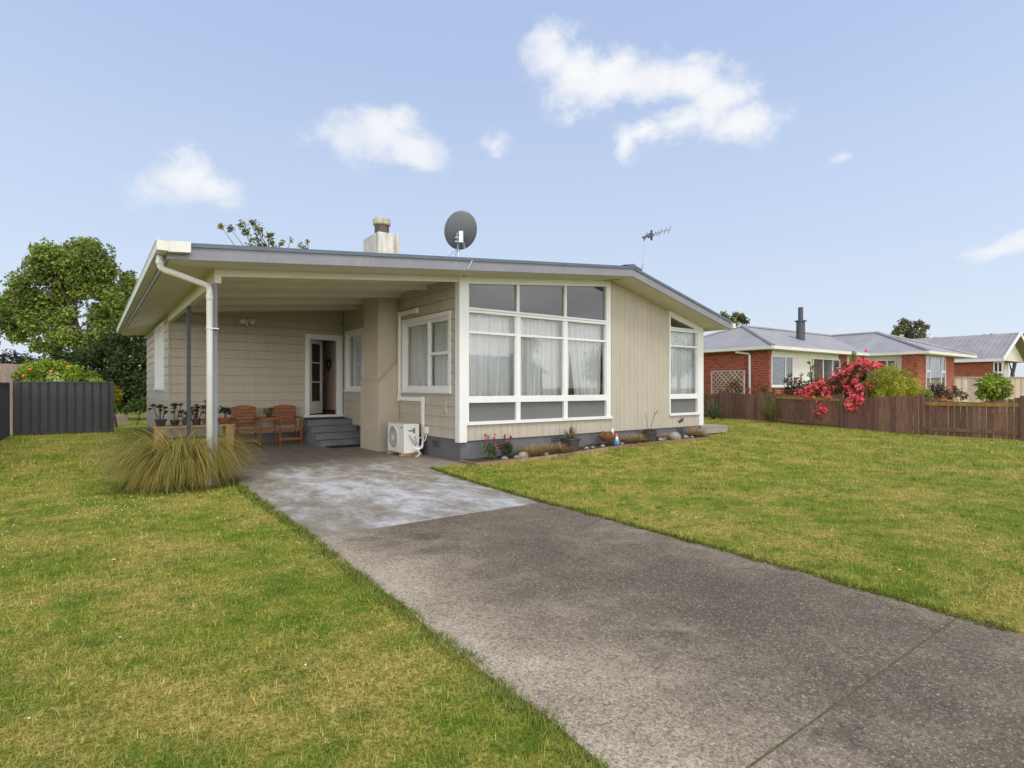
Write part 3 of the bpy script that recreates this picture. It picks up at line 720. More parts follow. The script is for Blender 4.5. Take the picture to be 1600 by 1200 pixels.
# rooms behind the glass
m = MB(); m.box(.13, X1 - .13, 4.30, 4.38, .6, zu(.2) + .0); m.box(.3, X1 - .12, .3, 4.30, .62, .70); m.box(4.9, 4.98, 1.5, 4.3, .7, 3.4)
m.build('interior_wall', M['interior'], house)
m = MB(); m.box(-1.17, -1.09, YB + .121, 9.4, .66, 3.2); m.box(-.09, -.02, YB + .121, 9.4, .66, 3.2); m.box(-1.09, -.09, 9.32, 9.40, .66, 3.2); m.box(-1.17, -.02, YB + .121, 9.4, 3.1, 3.18)
m.build('interior_wall', M['hall'], house)
m = MB(); m.box(-1.09, -.09, YB + .0, 9.32, .60, .69); m.build('hall_floor', M['carpet'], house)
m = MB(); m.box(-.115, -.09, YB + .14, 9.3, .69, .80); m.build('skirting', M['carpet'], house)
# front door
Mp = MY(YB); d0, d1, dz0, dz1 = DOOR
m = MB()
ub(m, Mp, d0 - .10, d0, .0, .04, dz0, dz1); ub(m, Mp, d1, d1 + .11, .0, .04, dz0, dz1); ub(m, Mp, d0 - .10, d1 + .11, .0, .041, dz1, dz1 + .11)
ub(m, Mp, d0 + .001, d0 + .03, -.12, -.0, dz0, dz1); ub(m, Mp, d1 - .03, d1 - .001, -.12, -.0, dz0, dz1); ub(m, Mp, d0 + .03, d1 - .03, -.12, -.0, dz1 - .03, dz1 - .001)
df = m.build('door_frame', M['white'], house)
m = MB(); ub(m, Mp, d0 - .14, d1 + .15, -.12, .09, dz0 - .06, dz0 - .001); m.build('threshold', M['white'], df)
ang = R(46); hx, hy = d0 + .035, YB + .09
def leafpt(s, n, z): return (hx + s * math.cos(ang) + n * math.sin(ang), hy + s * math.sin(ang) - n * math.cos(ang), z)
m = MB(); LW = .76
for s0, s1, z0, z1 in ((0, .13, .72, 2.745), (LW - .13, LW, .72, 2.745), (.13, LW - .13, .72, 1.06), (.13, LW - .13, 2.65, 2.745), (.13, LW - .13, 1.58, 1.61), (.13, LW - .13, 2.115, 2.145)):
    ub(m, leafpt, s0, s1, -.02, .02, z0, z1)
dr = m.build('door', M['white'], house)
m = MB(); ub(m, leafpt, .13, LW - .13, -.006, .006, 1.06, 2.65); m.build('door_glass', M['doorglass'], dr)
m = MB(); m.ball(leafpt(LW - .06, .06, 1.7), .028); m.build('handle', M['steel'], dr, smooth=True)

# steps up to the door
m = MB(); tops = (.60, .45, .30, .15); fr = (5.55, 5.15, 4.75, 4.35); lf = (-1.22, -1.16, -1.10, -1.02)
for t, y, x in zip(tops, fr, (-1.20, -1.22, -1.24, -1.26)):
    m.box(x, -.03, y, YB - .03, t - .15 + .0005, t)
    m.box(x - .015, -.028, y - .025, y + .05, t - .035, t + .003)
m.build('steps', M['step'], house, bevel=.006)

# chimney breast and stack
m = MB()
m.prism([(-.53, 2.62, -.04), (-.02, 2.62, -.04), (-.02, 2.62, 2.05), (-.53, 2.62, 1.56)], (0, 1.06, 0))
m.prism([(-.545, 2.605, 1.56), (-.02, 2.605, 2.055), (-.02, 2.605, 2.085), (-.545, 2.605, 1.59)], (0, 1.09, 0))
m.box(-.50, -.02, 2.72, 3.56, 1.5, zu(0) - .01)
ch = m.build('chimney', M['render'], house, bevel=.006)
m = MB(); m.box(-.50, .02, 2.70, 3.58, zu(0) + .15, 4.96); m.build('chimney_stack', M['chimtop'], ch, bevel=.012)
m = MB(); m.lathe([(.165, 4.95), (.165, 5.24), (.15, 5.24)], (-.24, 3.1, 0), 16); m.build('flue', M['flue'], ch, smooth=False)
m = MB(); m.lathe([(.18, 5.21), (.205, 5.23), (.205, 5.35), (.18, 5.37), (.16, 5.36)], (-.24, 3.1, 0), 18); m.build('flue_cap', M['cowl'], ch)
m = MB()
for a, b, z0, z1 in ((3.02, 3.24, .50, .512), (3.02, 3.24, .26, .272), (3.02, 3.032, .272, .50), (3.228, 3.24, .272, .50)): m.box(-.536, -.531, a, b, z0, z1)
m.box(-.542, -.531, 3.11, 3.16, .27, .30); m.build('ash_door', M['render'], ch)

# roof
TOP = .195
m = MB(); prof = [(-4.87, 0), (RX, 0), (8.01, 0)]
ring = [(-4.86, OV + .03, zu(-4.86)), (RX, OV + .03, zu(RX)), (8.0, OV + .03, zu(8.0)), (8.0, OV + .03, zu(8.0) + .15), (RX, OV + .03, zu(RX) + .15), (-4.86, OV + .03, zu(-4.86) + .15)]
m.prism(ring, (0, 14.0, 0)); ro = m.build('roof', M['roofedge'], house)
def rake(m, xa, xb, y0, y1, zo0, zo1):
    xs = sorted({xa, xb, RX} if xa < RX < xb else {xa, xb})
    for a, b in zip(xs, xs[1:]):
        m.hexa([(a, y0, zu(a) + zo0), (b, y0, zu(b) + zo0), (b, y1, zu(b) + zo0), (a, y1, zu(a) + zo0), (a, y0, zu(a) + zo1), (b, y0, zu(b) + zo1), (b, y1, zu(b) + zo1), (a, y1, zu(a) + zo1)])
m = MB(); rake(m, -4.885, 8.03, OV, OV + .028, -.012, .155); m.box(-4.885, -4.861, OV + .029, 13.3, zu(-4.87) - .012, zu(-4.87) + .13); m.box(8.002, 8.026, OV + .029, 13.3, zu(8.0) - .012, zu(8.0) + .12)
m.build('fascia', M['fascia'], ro)
m = MB(); rake(m, -4.92, 8.06, OV - .022, 13.4, .156, .196); rake(m, -4.9, 8.05, OV - .020, OV + .12, .197, .213)
m.hexa([(RX - .30, OV - .03, zu(RX) + .21), (RX + .30, OV - .03, zu(RX) + .165), (RX + .3, 13.4, zu(RX) + .165), (RX - .3, 13.4, zu(RX) + .21), (RX - .02, OV - .03, zu(RX) + .262), (RX + .02, OV - .03, zu(RX) + .262), (RX + .02, 13.4, zu(RX) + .262), (RX - .02, 13.4, zu(RX) + .262)])
for i in range(86):                                    # low ribs of the iron
    y = OV + .25 + i * .16; rake(m, -4.9, 8.05, y, y + .03, .195, .213)
m.build('roofing', M['roofedge'], ro)
m = MB(); so = []
def sof(xa, xb, ya, yb):
    xs = sorted({xa, xb, RX} if xa < RX < xb else {xa, xb})
    for a, b in zip(xs, xs[1:]):
        m.hexa([(a, ya, zu(a) - .010), (b, ya, zu(b) - .010), (b, yb, zu(b) - .010), (a, yb, zu(a) - .010), (a, ya, zu(a) - .001), (b, ya, zu(b) - .001), (b, yb, zu(b) - .001), (a, yb, zu(a) - .001)])
sof(-4.86, 8.0, OV + .029, -.002)
ys = [.002, 1.2, 2.4, 3.6, 4.8, 6.0, 7.2, 8.4, 9.6, 10.8, 12.0, 13.3]
for a, b in zip(ys, ys[1:]):
    sof(-4.86, -4.30, a + .004, b - .004)
    sof(-4.295, 7.99, a + .0005, b - .0005)
m.build('soffit', M['soffit'], ro)
m = MB()
for y in (1.25, 2.5, 3.75, 5.0):
    m.hexa([(-4.15, y, zu(-4.15) - .10), (-.03, y, zu(-.03) - .10), (-.03, y + .05, zu(-.03) - .10), (-4.15, y + .05, zu(-4.15) - .10), (-4.15, y, zu(-4.15) - .011), (-.03, y, zu(-.03) - .011), (-.03, y + .05, zu(-.03) - .011), (-4.15, y + .05, zu(-4.15) - .011)])
m.build('rafter', M['soffit'], house)
m = MB(); m.hexa([(-4.14, -.03, zu(-4.14) - .125), (-.034, -.03, zu(-.03) - .125), (-.034, .02, zu(-.03) - .125), (-4.14, .02, zu(-4.14) - .125), (-4.14, -.03, zu(-4.14) - .012), (-.034, -.03, zu(-.03) - .012), (-.034, .02, zu(-.03) - .012), (-4.14, .02, zu(-4.14) - .012)])
m.build('beam', M['soffit'], house)
m = MB(); m.box(-4.235, -4.142, -.055, YB - .03, 2.985, zu(-4.19) - .012); m.build('beam', M['soffit'], house, bevel=.004)
# posts
m = MB(); m.box(-4.255, -4.19, -.033, .032, -.02, 2.984); m.build('carport_post', M['postgrey'], house, bevel=.004)
m = MB(); m.box(-4.232, -4.168, 2.94, 3.004, -.02, 2.984); m.build('carport_post', M['darkpost'], house, bevel=.004)
# gutters
def gutter(m, x0, x1, y0, y1, z0, z1, t=.006):
    m.box(x0, x1, y0, y1, z0, z0 + t); m.box(x0, x0 + t, y0, y1, z0 + t, z1); m.box(x1 - t, x1, y0, y1, z0 + t, z1 - .02)
    m.box(x0 + t, x1 - t, y0, y0 + t, z0 + t, z1 - .001); m.box(x0 + t, x1 - t, y1 - t, y1, z0 + t, z1 - .001); m.box(x0 - .008, x0 + .012, y0 + .001, y1, z1, z1 + .016)
m = MB(); gutter(m, -5.015, -4.888, OV - .135, 13.4, 3.22, 3.345)
gu = m.build('gutter', M['cream'], ro)
m = MB()
a, b = -4.887, -4.63
m.hexa([(a, OV - .135, zu(a) + .062), (b, OV - .135, zu(b) + .062), (b, OV - .024, zu(b) + .062), (a, OV - .024, zu(a) + .062), (a, OV - .135, zu(a) + .203), (b, OV - .135, zu(b) + .203), (b, OV - .024, zu(b) + .203), (a, OV - .024, zu(a) + .203)])
m.build('gutter', M['cream'], ro)
m = MB(); gutter(m, 8.03, 8.15, OV - .06, 13.4, zu(8.0) + .02, zu(8.0) + .14); m.build('gutter', M['cream'], ro)
# downpipes
m = MB()
m.tube([(-4.95, -.42, 3.225), (-4.95, -.42, 3.13), (-4.94, -.40, 3.07), (-4.90, -.38, 3.04), (-4.80, -.35, 3.02), (-4.37, -.10, 2.94), (-4.315, -.07, 2.915), (-4.30, -.06, 2.85), (-4.30, -.06, .02)], .043, 12)
m.tube([(-4.95, -.42, 3.15), (-4.95, -.42, 3.10)], .05, 12); m.tube([(-4.30, -.06, 2.80), (-4.30, -.06, 2.72)], .048, 12)
dp = m.build('downpipe', M['pvc'], house, smooth=True)
m = MB(); m.box(-4.352, -4.185, -.108, -.035, 2.30, 2.318); m.build('bracket', M['steel'], dp)
m = MB(); m.tube([(8.09, .5, zu(8.0) + .02), (8.09, .5, 2.86), (7.78, .5, 2.74), (7.76, .5, 2.6), (7.76, .5, .1)], .04, 10); m.build('downpipe', M['pvc'], house, smooth=True)
# wall box beside the small window
m = MB(); ub(m, MX(0), .46, .60, .006, .05, .93, 1.21); m.build('meter_box', M['greige'], house, bevel=.005)
# cables at the eave
m = MB(); m.tube([(-.16, OV - .03, 3.74), (-.20, OV - .045, 3.68), (-.24, OV - .035, 3.60), (-.30, OV + .1, 3.55), (-.02, -.02, 3.5)], .006, 5); m.build('cable', M['white'], house)
m = MB(); m.tube([Yp(1000, 424, OV - .01), Yp(985, 430, OV + .03), Yp(970, 436, -.3), Yp(946, 438, -.04), Yp(938, 436, -.04), Yp(930, 431, -.04), Yp(880, 428.5, -.035)], .005, 5); m.build('cable', M['black'], house)

# ================================================================== THINGS ON AND AROUND THE HOUSE
# satellite dish on its mast
P0 = D(716.5, 402, 13.4); dz = zu(P0.x) + .2
t = thing('satellite_dish', 'round grey satellite dish on a mast above the low gable roof', 'satellite dish', (P0.x, P0.y, dz))
top = D(716, 381, 13.4)
m = MB(); m.tube([(P0.x, P0.y, dz - .02), (top.x, top.y, top.z)], .028, 10); m.build('mast', M['steel'], t, smooth=True)
m = MB(); e1 = D(668, 401, 13.4); e2 = D(700, 404, 13.6); h0 = D(715, 388, 13.4)
for e in (e1, e2): m.tube([h0, (e.x + (e.x - h0.x) * .4, e.y + (e.y - h0.y) * .4, zu(e.x) + .2)], .008, 6)
m.build('stay', M['steel'], t)
dc = D(720, 360, 13.5); face = Vector((.46, .86, .32)).normalized()      # the bowl looks up and away from the street
rt = face.cross(Vector((0, 0, 1))).normalized(); upv = rt.cross(face)
m = MB(); n = 40; RW, RH = .385, .455; rings = 8; tw = -.22
rt2 = rt * math.cos(tw) + upv * math.sin(tw); up2 = upv * math.cos(tw) - rt * math.sin(tw)
for side in (0, 1):
    i0 = len(m.v)
    for k in range(rings + 1):
        r = k / rings
        for j in range(n):
            a = 2 * math.pi * j / n
            m.v.append(tuple(dc + rt2 * (RW * r * math.cos(a)) + up2 * (RH * r * math.sin(a)) + face * (.10 * r * r - .05 - .012 * side)))
    for k in range(rings):
        for j in range(n):
            a = i0 + k * n + j; b = i0 + k * n + (j + 1) % n; m.f.append((a, b, b + n, a + n))
h = (rings + 1) * n
for j in range(n):
    a = rings * n + j; b = rings * n + (j + 1) % n; m.f.append((a, b, b + h, a + h))
m.build('reflector', M['dish'], t, smooth=True)
m = MB(); q = D(720, 372, 13.42)
m.bar(q - face * .12 - Vector((0, 0, .10)), q - face * .06 + Vector((0, 0, .16)), .10, .05); m.bar(D(714, 364, 13.40), D(716, 381, 13.38), .035, .03); m.bar(D(723, 378, 13.44), D(726, 389, 13.5), .05, .02)
m.bar(D(711, 371, 13.38), D(722, 371, 13.38), .02, .02); m.bar(D(711, 377, 13.38), D(722, 378, 13.38), .02, .02)
m.build('bracket', M['steel'], t)
a = dc - up2 * .44 * .6; lp = dc + face * .55 - up2 * .30 + rt2 * .1
m = MB(); m.tube([dc - up2 * .42 - face * .02, lp], .014, 6); m.build('feed_arm', M['steel'], t)
m = MB(); m.tube([lp, lp - face * .12 + up2 * .05], .035, 10); m.ball(lp, .04); m.build('receiver', M['dish'], t)
# tv antenna
b0 = D(1002, 423, 13.5); t = thing('tv_antenna', 'thin yagi television antenna leaning on a bent pole above the roof end', 'antenna', b0)
pl = [b0, D(1005, 412, 13.5), D(1006.5, 390, 13.5), D(1008, 371, 13.5)]
m = MB(); m.tube(pl, .011, 8); m.build('pole', M['steel'], t, smooth=True)
ba, bb = D(1005.5, 370.5, 13.5), D(1047, 358.5, 14.1)
m = MB(); m.bar(ba, bb, .020, .020); m.build('boom', M['aerial'], t)
for f, hl in ((.07, .13), (.42, .06), (.53, .075), (.63, .09), (.82, .09), (.98, .10)):
    p = ba.lerp(bb, f); ax = Vector((.35, -.2, .92)).normalized() * hl; m = MB(); m.tube([p - ax, p + ax], .009, 6); m.build('element', M['aerial'], t)
m = MB(); p = ba.lerp(bb, .24); m.bar(p - Vector((.05, -.04, .03)), p + Vector((.05, -.04, .03)), .06, .09); p = ba; m.bar(p - Vector((.03, 0, .02)), p + Vector((.07, -.05, .02)), .05, .045); m.bar(ba.lerp(bb, .29) - Vector((0, 0, .13)), ba.lerp(bb, .29) + Vector((0, 0, .11)), .02, .05)
m.build('balun_box', M['darkpost'], t)

# heat pump on timber bearers, fan facing the carport
hx0, hx1, hy0, hy1, hz0, hz1 = -.505, -.155, 1.375, 2.19, .075, .685
t = thing('heat_pump', 'white heat pump outdoor unit standing beside the chimney breast in the carport', 'heat pump', (hx0 + .17, 1.78, 0))
m = MB(); m.box(hx0, hx1, hy0, hy1, hz0, hz1); cas = m.build('casing', M['acwhite'], t, bevel=.014)
fy, fz, fr_ = 1.89, .385, .235
m = MB(); m.v = []; i0 = 0
for k in range(25):
    a = 2 * math.pi * k / 24
    m.v.append((hx0 - .002, fy + fr_ * math.cos(a), fz + fr_ * math.sin(a)))
m.f.append(tuple(range(24))); m.v = m.v[:24]; m.build('fan_opening', M['acgrey'], t)
m = MB()
for r in (.05, .085, .12, .155, .19, .225):
    m.tube([(hx0 - .012, fy + r * math.cos(2 * math.pi * k / 24), fz + r * math.sin(2 * math.pi * k / 24)) for k in range(25)], .0035, 5, cap=False)
for k in range(8):
    a = math.pi * k / 8; m.tube([(hx0 - .014, fy - .235 * math.cos(a), fz - .235 * math.sin(a)), (hx0 - .014, fy + .235 * math.cos(a), fz + .235 * math.sin(a))], .003, 4)
m.tube([(hx0 - .008, fy + .24 * math.cos(2 * math.pi * k / 32), fz + .24 * math.sin(2 * math.pi * k / 32)) for k in range(33)], .012, 6, cap=False)
m.build('fan_guard', M['acwhite'], t)
m = MB(); m.tube([(hx0 - .022, fy, fz), (hx0 - .004, fy, fz)], .045, 14)
m.build('fan_hub', M['acwhite'], t)
m = MB(); m.box(hx0 - .003, hx0 - .001, 1.44, 1.54, .60, .625); m.build('badge', M['acgrey'], t)
m = MB()
for i in range(10): z = .14 + i * .03; m.box(hx0 - .004, hx0 + .001, 1.42, 1.56, z, z + .008)
m.build('louvre', M['acwhite'], t)
m = MB(); m.box(hx0 + .10, hx0 + .22, hy0 - .008, hy0 - .001, .53, .56); m.box(hx0 + .20, hx0 + .245, hy0 - .012, hy0 - .001, .49, .60); m.build('side_grip', M['acgrey'], t)
m = MB(); m.box(hx0 + .16, hx1 - .02, hy0 - .05, hy0 - .001, .10, .25); m.build('valve_cover', M['acwhite'], t, bevel=.008)
m = MB(); m.tube([(hx0 + .10, hy0 - .02, .46), (hx0 + .14, hy0 - .04, .40), (hx0 + .2, hy0 - .06, .28), (hx0 + .24, hy0 - .06, .24)], .012, 8); m.tube([(hx0 + .24, hy0 - .03, .44), (hx0 + .25, hy0 - .05, .32), (hx0 + .3, hy0 - .07, .24)], .012, 8); m.build('pipe', M['steel'], t, smooth=True)
m = MB(); m.box(hx0 - .05, hx1 + .08, 1.42, 1.52, .016, .074); m.build('bearer', M['pine'], t); m = MB(); m.box(hx0 - .05, hx1 + .08, 2.02, 2.12, .016, .074); m.build('bearer', M['pine'], t)
# pipe duct on the wall
t = thing('pipe_duct', 'white pipe duct zigzagging down the wall around the small carport window', 'duct', (-.04, 1.42, .40))
m = MB(); dw = .042
for y0, y1, z0, z1 in ((1.70, 2.60, 3.06, 3.145), (2.53, 2.60, 1.235, 3.06), (1.46, 2.60, 1.15, 1.235), (1.38, 1.46, .40, 1.235)):
    m.box(-.075, -.024, y0 + .0005, y1, z0, z1 - .0005)
m.build('trunking', M['pvc'], t, bevel=.006)
for e in ((1.66, 1.76, 3.045, 3.16), (2.515, 2.604, 3.05, 3.155), (2.515, 2.604, 1.14, 1.25), (1.36, 1.48, 1.14, 1.25)):
    m = MB(); m.box(-.084, -.0225, *e); m.build('elbow', M['pvc'], t, bevel=.01)
m = MB(); m.tube([(-.05, 1.42, .42), (-.06, 1.40, .33), (-.10, 1.34, .25), (-.16, 1.27, .19), (-.24, 1.27, .16), (-.30, 1.30, .15)], .026, 10); m.tube([(-.05, 1.44, .40), (-.1, 1.46, .37), (-.15, 1.42, .37)], .014, 8); m.tube([(-.06, 1.25, .50), (-.07, 1.24, .40), (-.09, 1.26, .33), (-.14, 1.31, .31)], .010, 8)
m.tube([(-.25, 1.26, .17), (-.22, 1.22, .08), (-.28, 1.20, .03), (-.32, 1.22, .025)], .012, 8); m.build('lagged_pipe', M['pvc'], t, smooth=True)
m = MB(); m.box(-.09, -.024, 1.18, 1.32, .49, .62); m.build('isolator_switch', M['acwhite'], t, bevel=.008)
# flood light
p = Vector((-2.53, YB - .03, 3.13)); t = thing('flood_light', 'small twin white flood light high on the carport back wall', 'light', p)
m = MB(); m.box(p.x - .05, p.x + .05, p.y - .03, p.y + .005, p.z - .05, p.z + .04); m.build('base', M['white'], t, bevel=.006)
for s in (-1, 1):
    m = MB(); m.tube([p + Vector((0, -.03, 0)), p + Vector((s * .08, -.09, .01))], .014, 7); m.tube([p + Vector((s * .06, -.07, .03)), p + Vector((s * .12, -.17, -.04))], [.035, .06], 12); m.build('lamp_head', M['acwhite'], t)
m = MB(); m.ball(p + Vector((0, -.05, -.10)), .035); m.build('sensor', M['acwhite'], t, smooth=True)
# ornament in the hall, door mat, floor mat
m = MB(); t = thing('heart_wreath', 'dark twig heart wreath hanging on the hall wall inside the open door', 'wreath', (-.11, 7.15, 1.98))
pts = []
for k in range(33):
    a = 2 * math.pi * k / 32; u = .011 * 16 * math.sin(a) ** 3; v = .011 * (13 * math.cos(a) - 5 * math.cos(2 * a) - 2 * math.cos(3 * a) - math.cos(4 * a)); pts.append((-.118, 7.15 + u, 2.12 + v))
m.tube(pts, .03, 7, cap=False); m.build('twigs', M['ventdark'], t); m = MB(); m.tube([(-.1, 7.15, 2.2), (-.095, 7.15, 2.5)], .008, 5); m.build('hanger', M['ventdark'], t)
m = MB(); m.box(-1.13, -.12, 5.60, 6.12, .605, .622); tag(m.build('door_mat', M['black'], None, bevel=.004), 'flat dark mat lying on the top step at the open front door', 'mat')
m = MB(); m.box(-1.15, -.06, 3.95, 4.30, .017, .034); tag(m.build('floor_mat', M['black'], None, bevel=.004), 'black rubber mat on the concrete at the foot of the grey steps', 'mat')

# twin hardwood seat with a table between
def twin_seat():
    t = thing('twin_garden_seat', 'orange hardwood twin garden seat with slatted chairs joined by a small table', 'garden seat', (-2.12, 5.72, .016))
    z0 = .016
    for x0 in (-2.90, -1.92):
        x1 = x0 + .56; yf, yb = 5.42, 5.98
        for x in (x0, x1 - .045):
            m = MB(); m.bar((x + .0225, yf + .10, z0), (x + .0225, yf + .02, z0 + .64), .045, .045); m.build('leg', M['orangewood'], t, bevel=.004)
            m = MB(); m.bar((x + .0225, yb - .08, z0), (x + .0225, yb + .10, z0 + .94), .04, .05); m.build('leg', M['orangewood'], t, bevel=.004)
            m = MB(); m.bar((x + .0225, yf - .03, z0 + .655), (x + .0225, yb + .05, z0 + .665), .06, .028); m.build('armrest', M['orangewood'], t, bevel=.004)
        m = MB()
        for k in range(7): y = yf + .01 + k * .075; m.box(x0 + .047, x1 - .047, y, y + .058, z0 + .40 - k * .006, z0 + .42 - k * .006)
        m.box(x0 + .046, x1 - .046, yf - .01, yf + .012, z0 + .345, z0 + .415)
        m.build('seat', M['orangewood'], t, bevel=.003)
        m = MB(); m.bar((x0 + .045, yf + .075, z0 + .135), (x1 - .045, yf + .075, z0 + .135), .025, .06); m.build('stretcher', M['orangewood'], t, bevel=.003)
        m = MB()
        for k in range(5):
            z = z0 + .47 + k * .082; y = yb + .005 + (z - z0) * .085
            m.box(x0 + .044, x1 - .044, y - .011, y + .011, z, z + .062)
        zz = z0 + .47 + 5 * .082; y = yb + .005 + (zz - z0) * .085; K = 10
        for k in range(K):                      # arched crest rail
            a = x0 + .02 + (x1 - x0 - .04) * k / K; b = x0 + .02 + (x1 - x0 - .04) * (k + 1) / K
            fa = .05 * math.sin(math.pi * k / K) + .055; fb = .05 * math.sin(math.pi * (k + 1) / K) + .055
            m.hexa([(a, y - .013, zz), (b, y - .013, zz), (b, y + .013, zz), (a, y + .013, zz), (a, y - .013, zz + fa), (b, y - .013, zz + fb), (b, y + .013, zz + fb), (a, y + .013, zz + fa)])
        m.build('backrest', M['orangewood'], t, bevel=.003)
    m = MB()
    for k in range(6): y = 5.44 + k * .085; m.box(-2.36, -1.90, y, y + .07, z0 + .672, z0 + .692)
    m.box(-2.35, -1.91, 5.45, 5.48, z0 + .63, z0 + .671); m.box(-2.35, -1.91, 5.9, 5.93, z0 + .63, z0 + .671)
    m.build('table', M['orangewood'], t, bevel=.003)
    for ya in (5.46, 5.86):
        m = MB(); m.box(-2.34, -1.92, ya, ya + .04, z0 + .36, z0 + .41); m.build('rail', M['orangewood'], t, bevel=.003)
    return t
twin_seat()

def pot(mb, c, r0, r1, h, n=20, rim=.012, square=False):
    if square:
        x, y, z = c
        def ring(r, zz): return [(x - r, y - r, zz), (x + r, y - r, zz), (x + r, y + r, zz), (x - r, y + r, zz)]
        for ra, za, rb, zb in ((r0, z, r1, z + h - .03), (r1 + rim, z + h - .03, r1 + rim, z + h)): mb.hexa(ring(ra, za) + ring(rb, zb))
    else:
        mb.lathe([(r0, 0), (r1, h - .03), (r1 + rim, h - .03), (r1 + rim, h), (r1 - .012, h), (r1 - .014, h - .04)], c, n)
def rosettes(t, name, tips, pal, R_, nl=16, mat='leaf', droop=.5):
    Vs, Cs = [], []
    for c, r in tips:
        for k in range(nl):
            a = k * 2.4; tt = k / nl; el = 1.35 - 1.45 * tt; l = r * (.6 + .6 * tt)
            d = Vector((math.cos(a) * math.cos(el), math.sin(a) * math.cos(el), math.sin(el))); s = Vector((-math.sin(a), math.cos(a), 0)) * l * .24
            p = Vector(c); Vs += [p, p + d * l * .55 + s, p + d * l, p + d * l * .55 - s]
            col = np.array(pal[k % len(pal)]) * random.uniform(.7, 1.3); Cs += [col] * 4
    V = np.array([tuple(v) for v in Vs]); np_mesh(name, V, np.arange(len(V)).reshape(-1, 4), M[mat], np.clip(np.array(Cs), 0, 1), t)

# plant bench with potted succulents
bx0, bx1, by0, by1, bz = -4.62, -3.02, 4.95, 5.40, .60
t = thing('plant_bench', 'rough pine plant bench against the carport wall holding dark potted succulents', 'bench', ((bx0 + bx1) / 2, 5.2, 0))
m = MB(); m.box(bx0, bx1, by0, by0 + .21, bz - .035, bz); m.box(bx0, bx1, by0 + .22, by1, bz - .035, bz); m.build('shelf', M['pine'], t)
for x in (bx0 + .03, bx1 - .19):
    m = MB(); m.box(x, x + .16, by0 + .02, by1 - .02, -.02, bz - .036); m.build('leg', M['pine'], t)
m = MB(); m.box(bx0 + .2, bx1 - .2, by0 + .03, by0 + .06, .20, .30); m.build('rail', M['pine'], t)
PURP = [(.065, .028, .038), (.10, .038, .050), (.06, .05, .035), (.10, .085, .042)]
GRN = [(.05, .085, .03), (.07, .10, .035), (.04, .06, .025)]
bench_plants = [
    (-4.47, .10, .15, True, 'blackpot', 'square black pot of short purple rosettes at the lawn end of the plant bench', 4, .30, PURP),
    (-4.20, .085, .12, False, 'blackpot', 'small round black pot with tall leggy rosettes second from the lawn end of the bench', 3, .34, PURP),
    (-3.98, .09, .12, False, 'greypot', 'low dark grey pot of spreading olive rosettes in the middle of the plant bench', 5, .17, PURP + GRN),
    (-3.78, .09, .13, False, 'blackpot', 'round black pot with branching purple succulent right of the thin dark post', 5, .32, PURP),
    (-3.58, .075, .13, False, 'terracotta', 'small terracotta pot holding the tallest dark rosette behind the white downpipe', 2, .44, PURP)]
for x, r, h, sq, mt, lab, nst, ht, pal in bench_plants:
    y = 5.17 + random.uniform(-.05, .05); t = thing('potted_succulent', lab, 'potted plant', (x, y, bz), 'potted succulents on the plant bench')
    m = MB(); pot(m, (x, y, bz), r * .75, r, h, square=sq); m.build('pot', M[mt], t)
    m = MB(); tips = []
    for k in range(nst):
        a = k * 2.4 + x; rr = .11 * (k / max(1, nst - 1)) if nst > 1 else 0; hh = ht * random.uniform(.75, 1.0)
        tip = (x + math.cos(a) * rr * 1.3, y + math.sin(a) * rr, bz + h - .02 + hh); m.tube([(x + math.cos(a) * .03, y + math.sin(a) * .03, bz + h - .06), tip], .010, 5); tips.append((tip, random.uniform(.085, .125))); tips.append(((tip[0] + random.uniform(-.09, .09), tip[1] + random.uniform(-.05, .05), tip[2] - random.uniform(.06, .16)), random.uniform(.07, .10)))
    m.build('stem', M['bark'], t); rosettes(t, 'leaves', tips, pal, .1, 18)
    m = MB(); m.lathe([(r * .9, -.012), (r * .9, 0)], (x, y, bz + h - .015), 12); m.build('soil', M['soil'], t)
x, y = -3.20, 5.17; t = thing('bonsai_bowl', 'brown terracotta bowl with a bushy jade plant at the seat end of the bench', 'potted plant', (x, y, bz), 'potted succulents on the plant bench')
m = MB(); m.lathe([(.10, 0), (.17, .10), (.185, .14), (.165, .14), (.16, .11)], (x, y, bz), 20); m.build('pot', M['terracotta'], t, smooth=False)
m = MB(); m.tube([(x, y, bz + .1), (x + .01, y, bz + .2), (x - .01, y, bz + .27)], .02, 7); m.build('stem', M['bark'], t)
V, Fq, Cc = leafcloud(subblobs((x, y, bz + .32), (.16, .14, .07), 9, .06, 26, 3), .06, [(.03, .05, .02), (.045, .07, .03)]); np_mesh('leaves', V, Fq, M['leaf'], Cc, t)
# plant on the seat's table
x, y, z = -2.13, 5.66, .71; t = thing('potted_flower', 'yellow green leafy plant in a dark pot on the little seat table', 'potted plant', (x, y, z))
m = MB(); pot(m, (x, y, z), .06, .08, .10); m.build('pot', M['blackpot'], t)
V, Fq, Cc = leafcloud(subblobs((x, y, z + .15), (.14, .10, .07), 10, .05, 24, 8), .055, [(.16, .20, .03), (.30, .30, .06), (.08, .12, .03), (.35, .28, .12)]); np_mesh('leaves', V, Fq, M['leaf'], Cc, t)

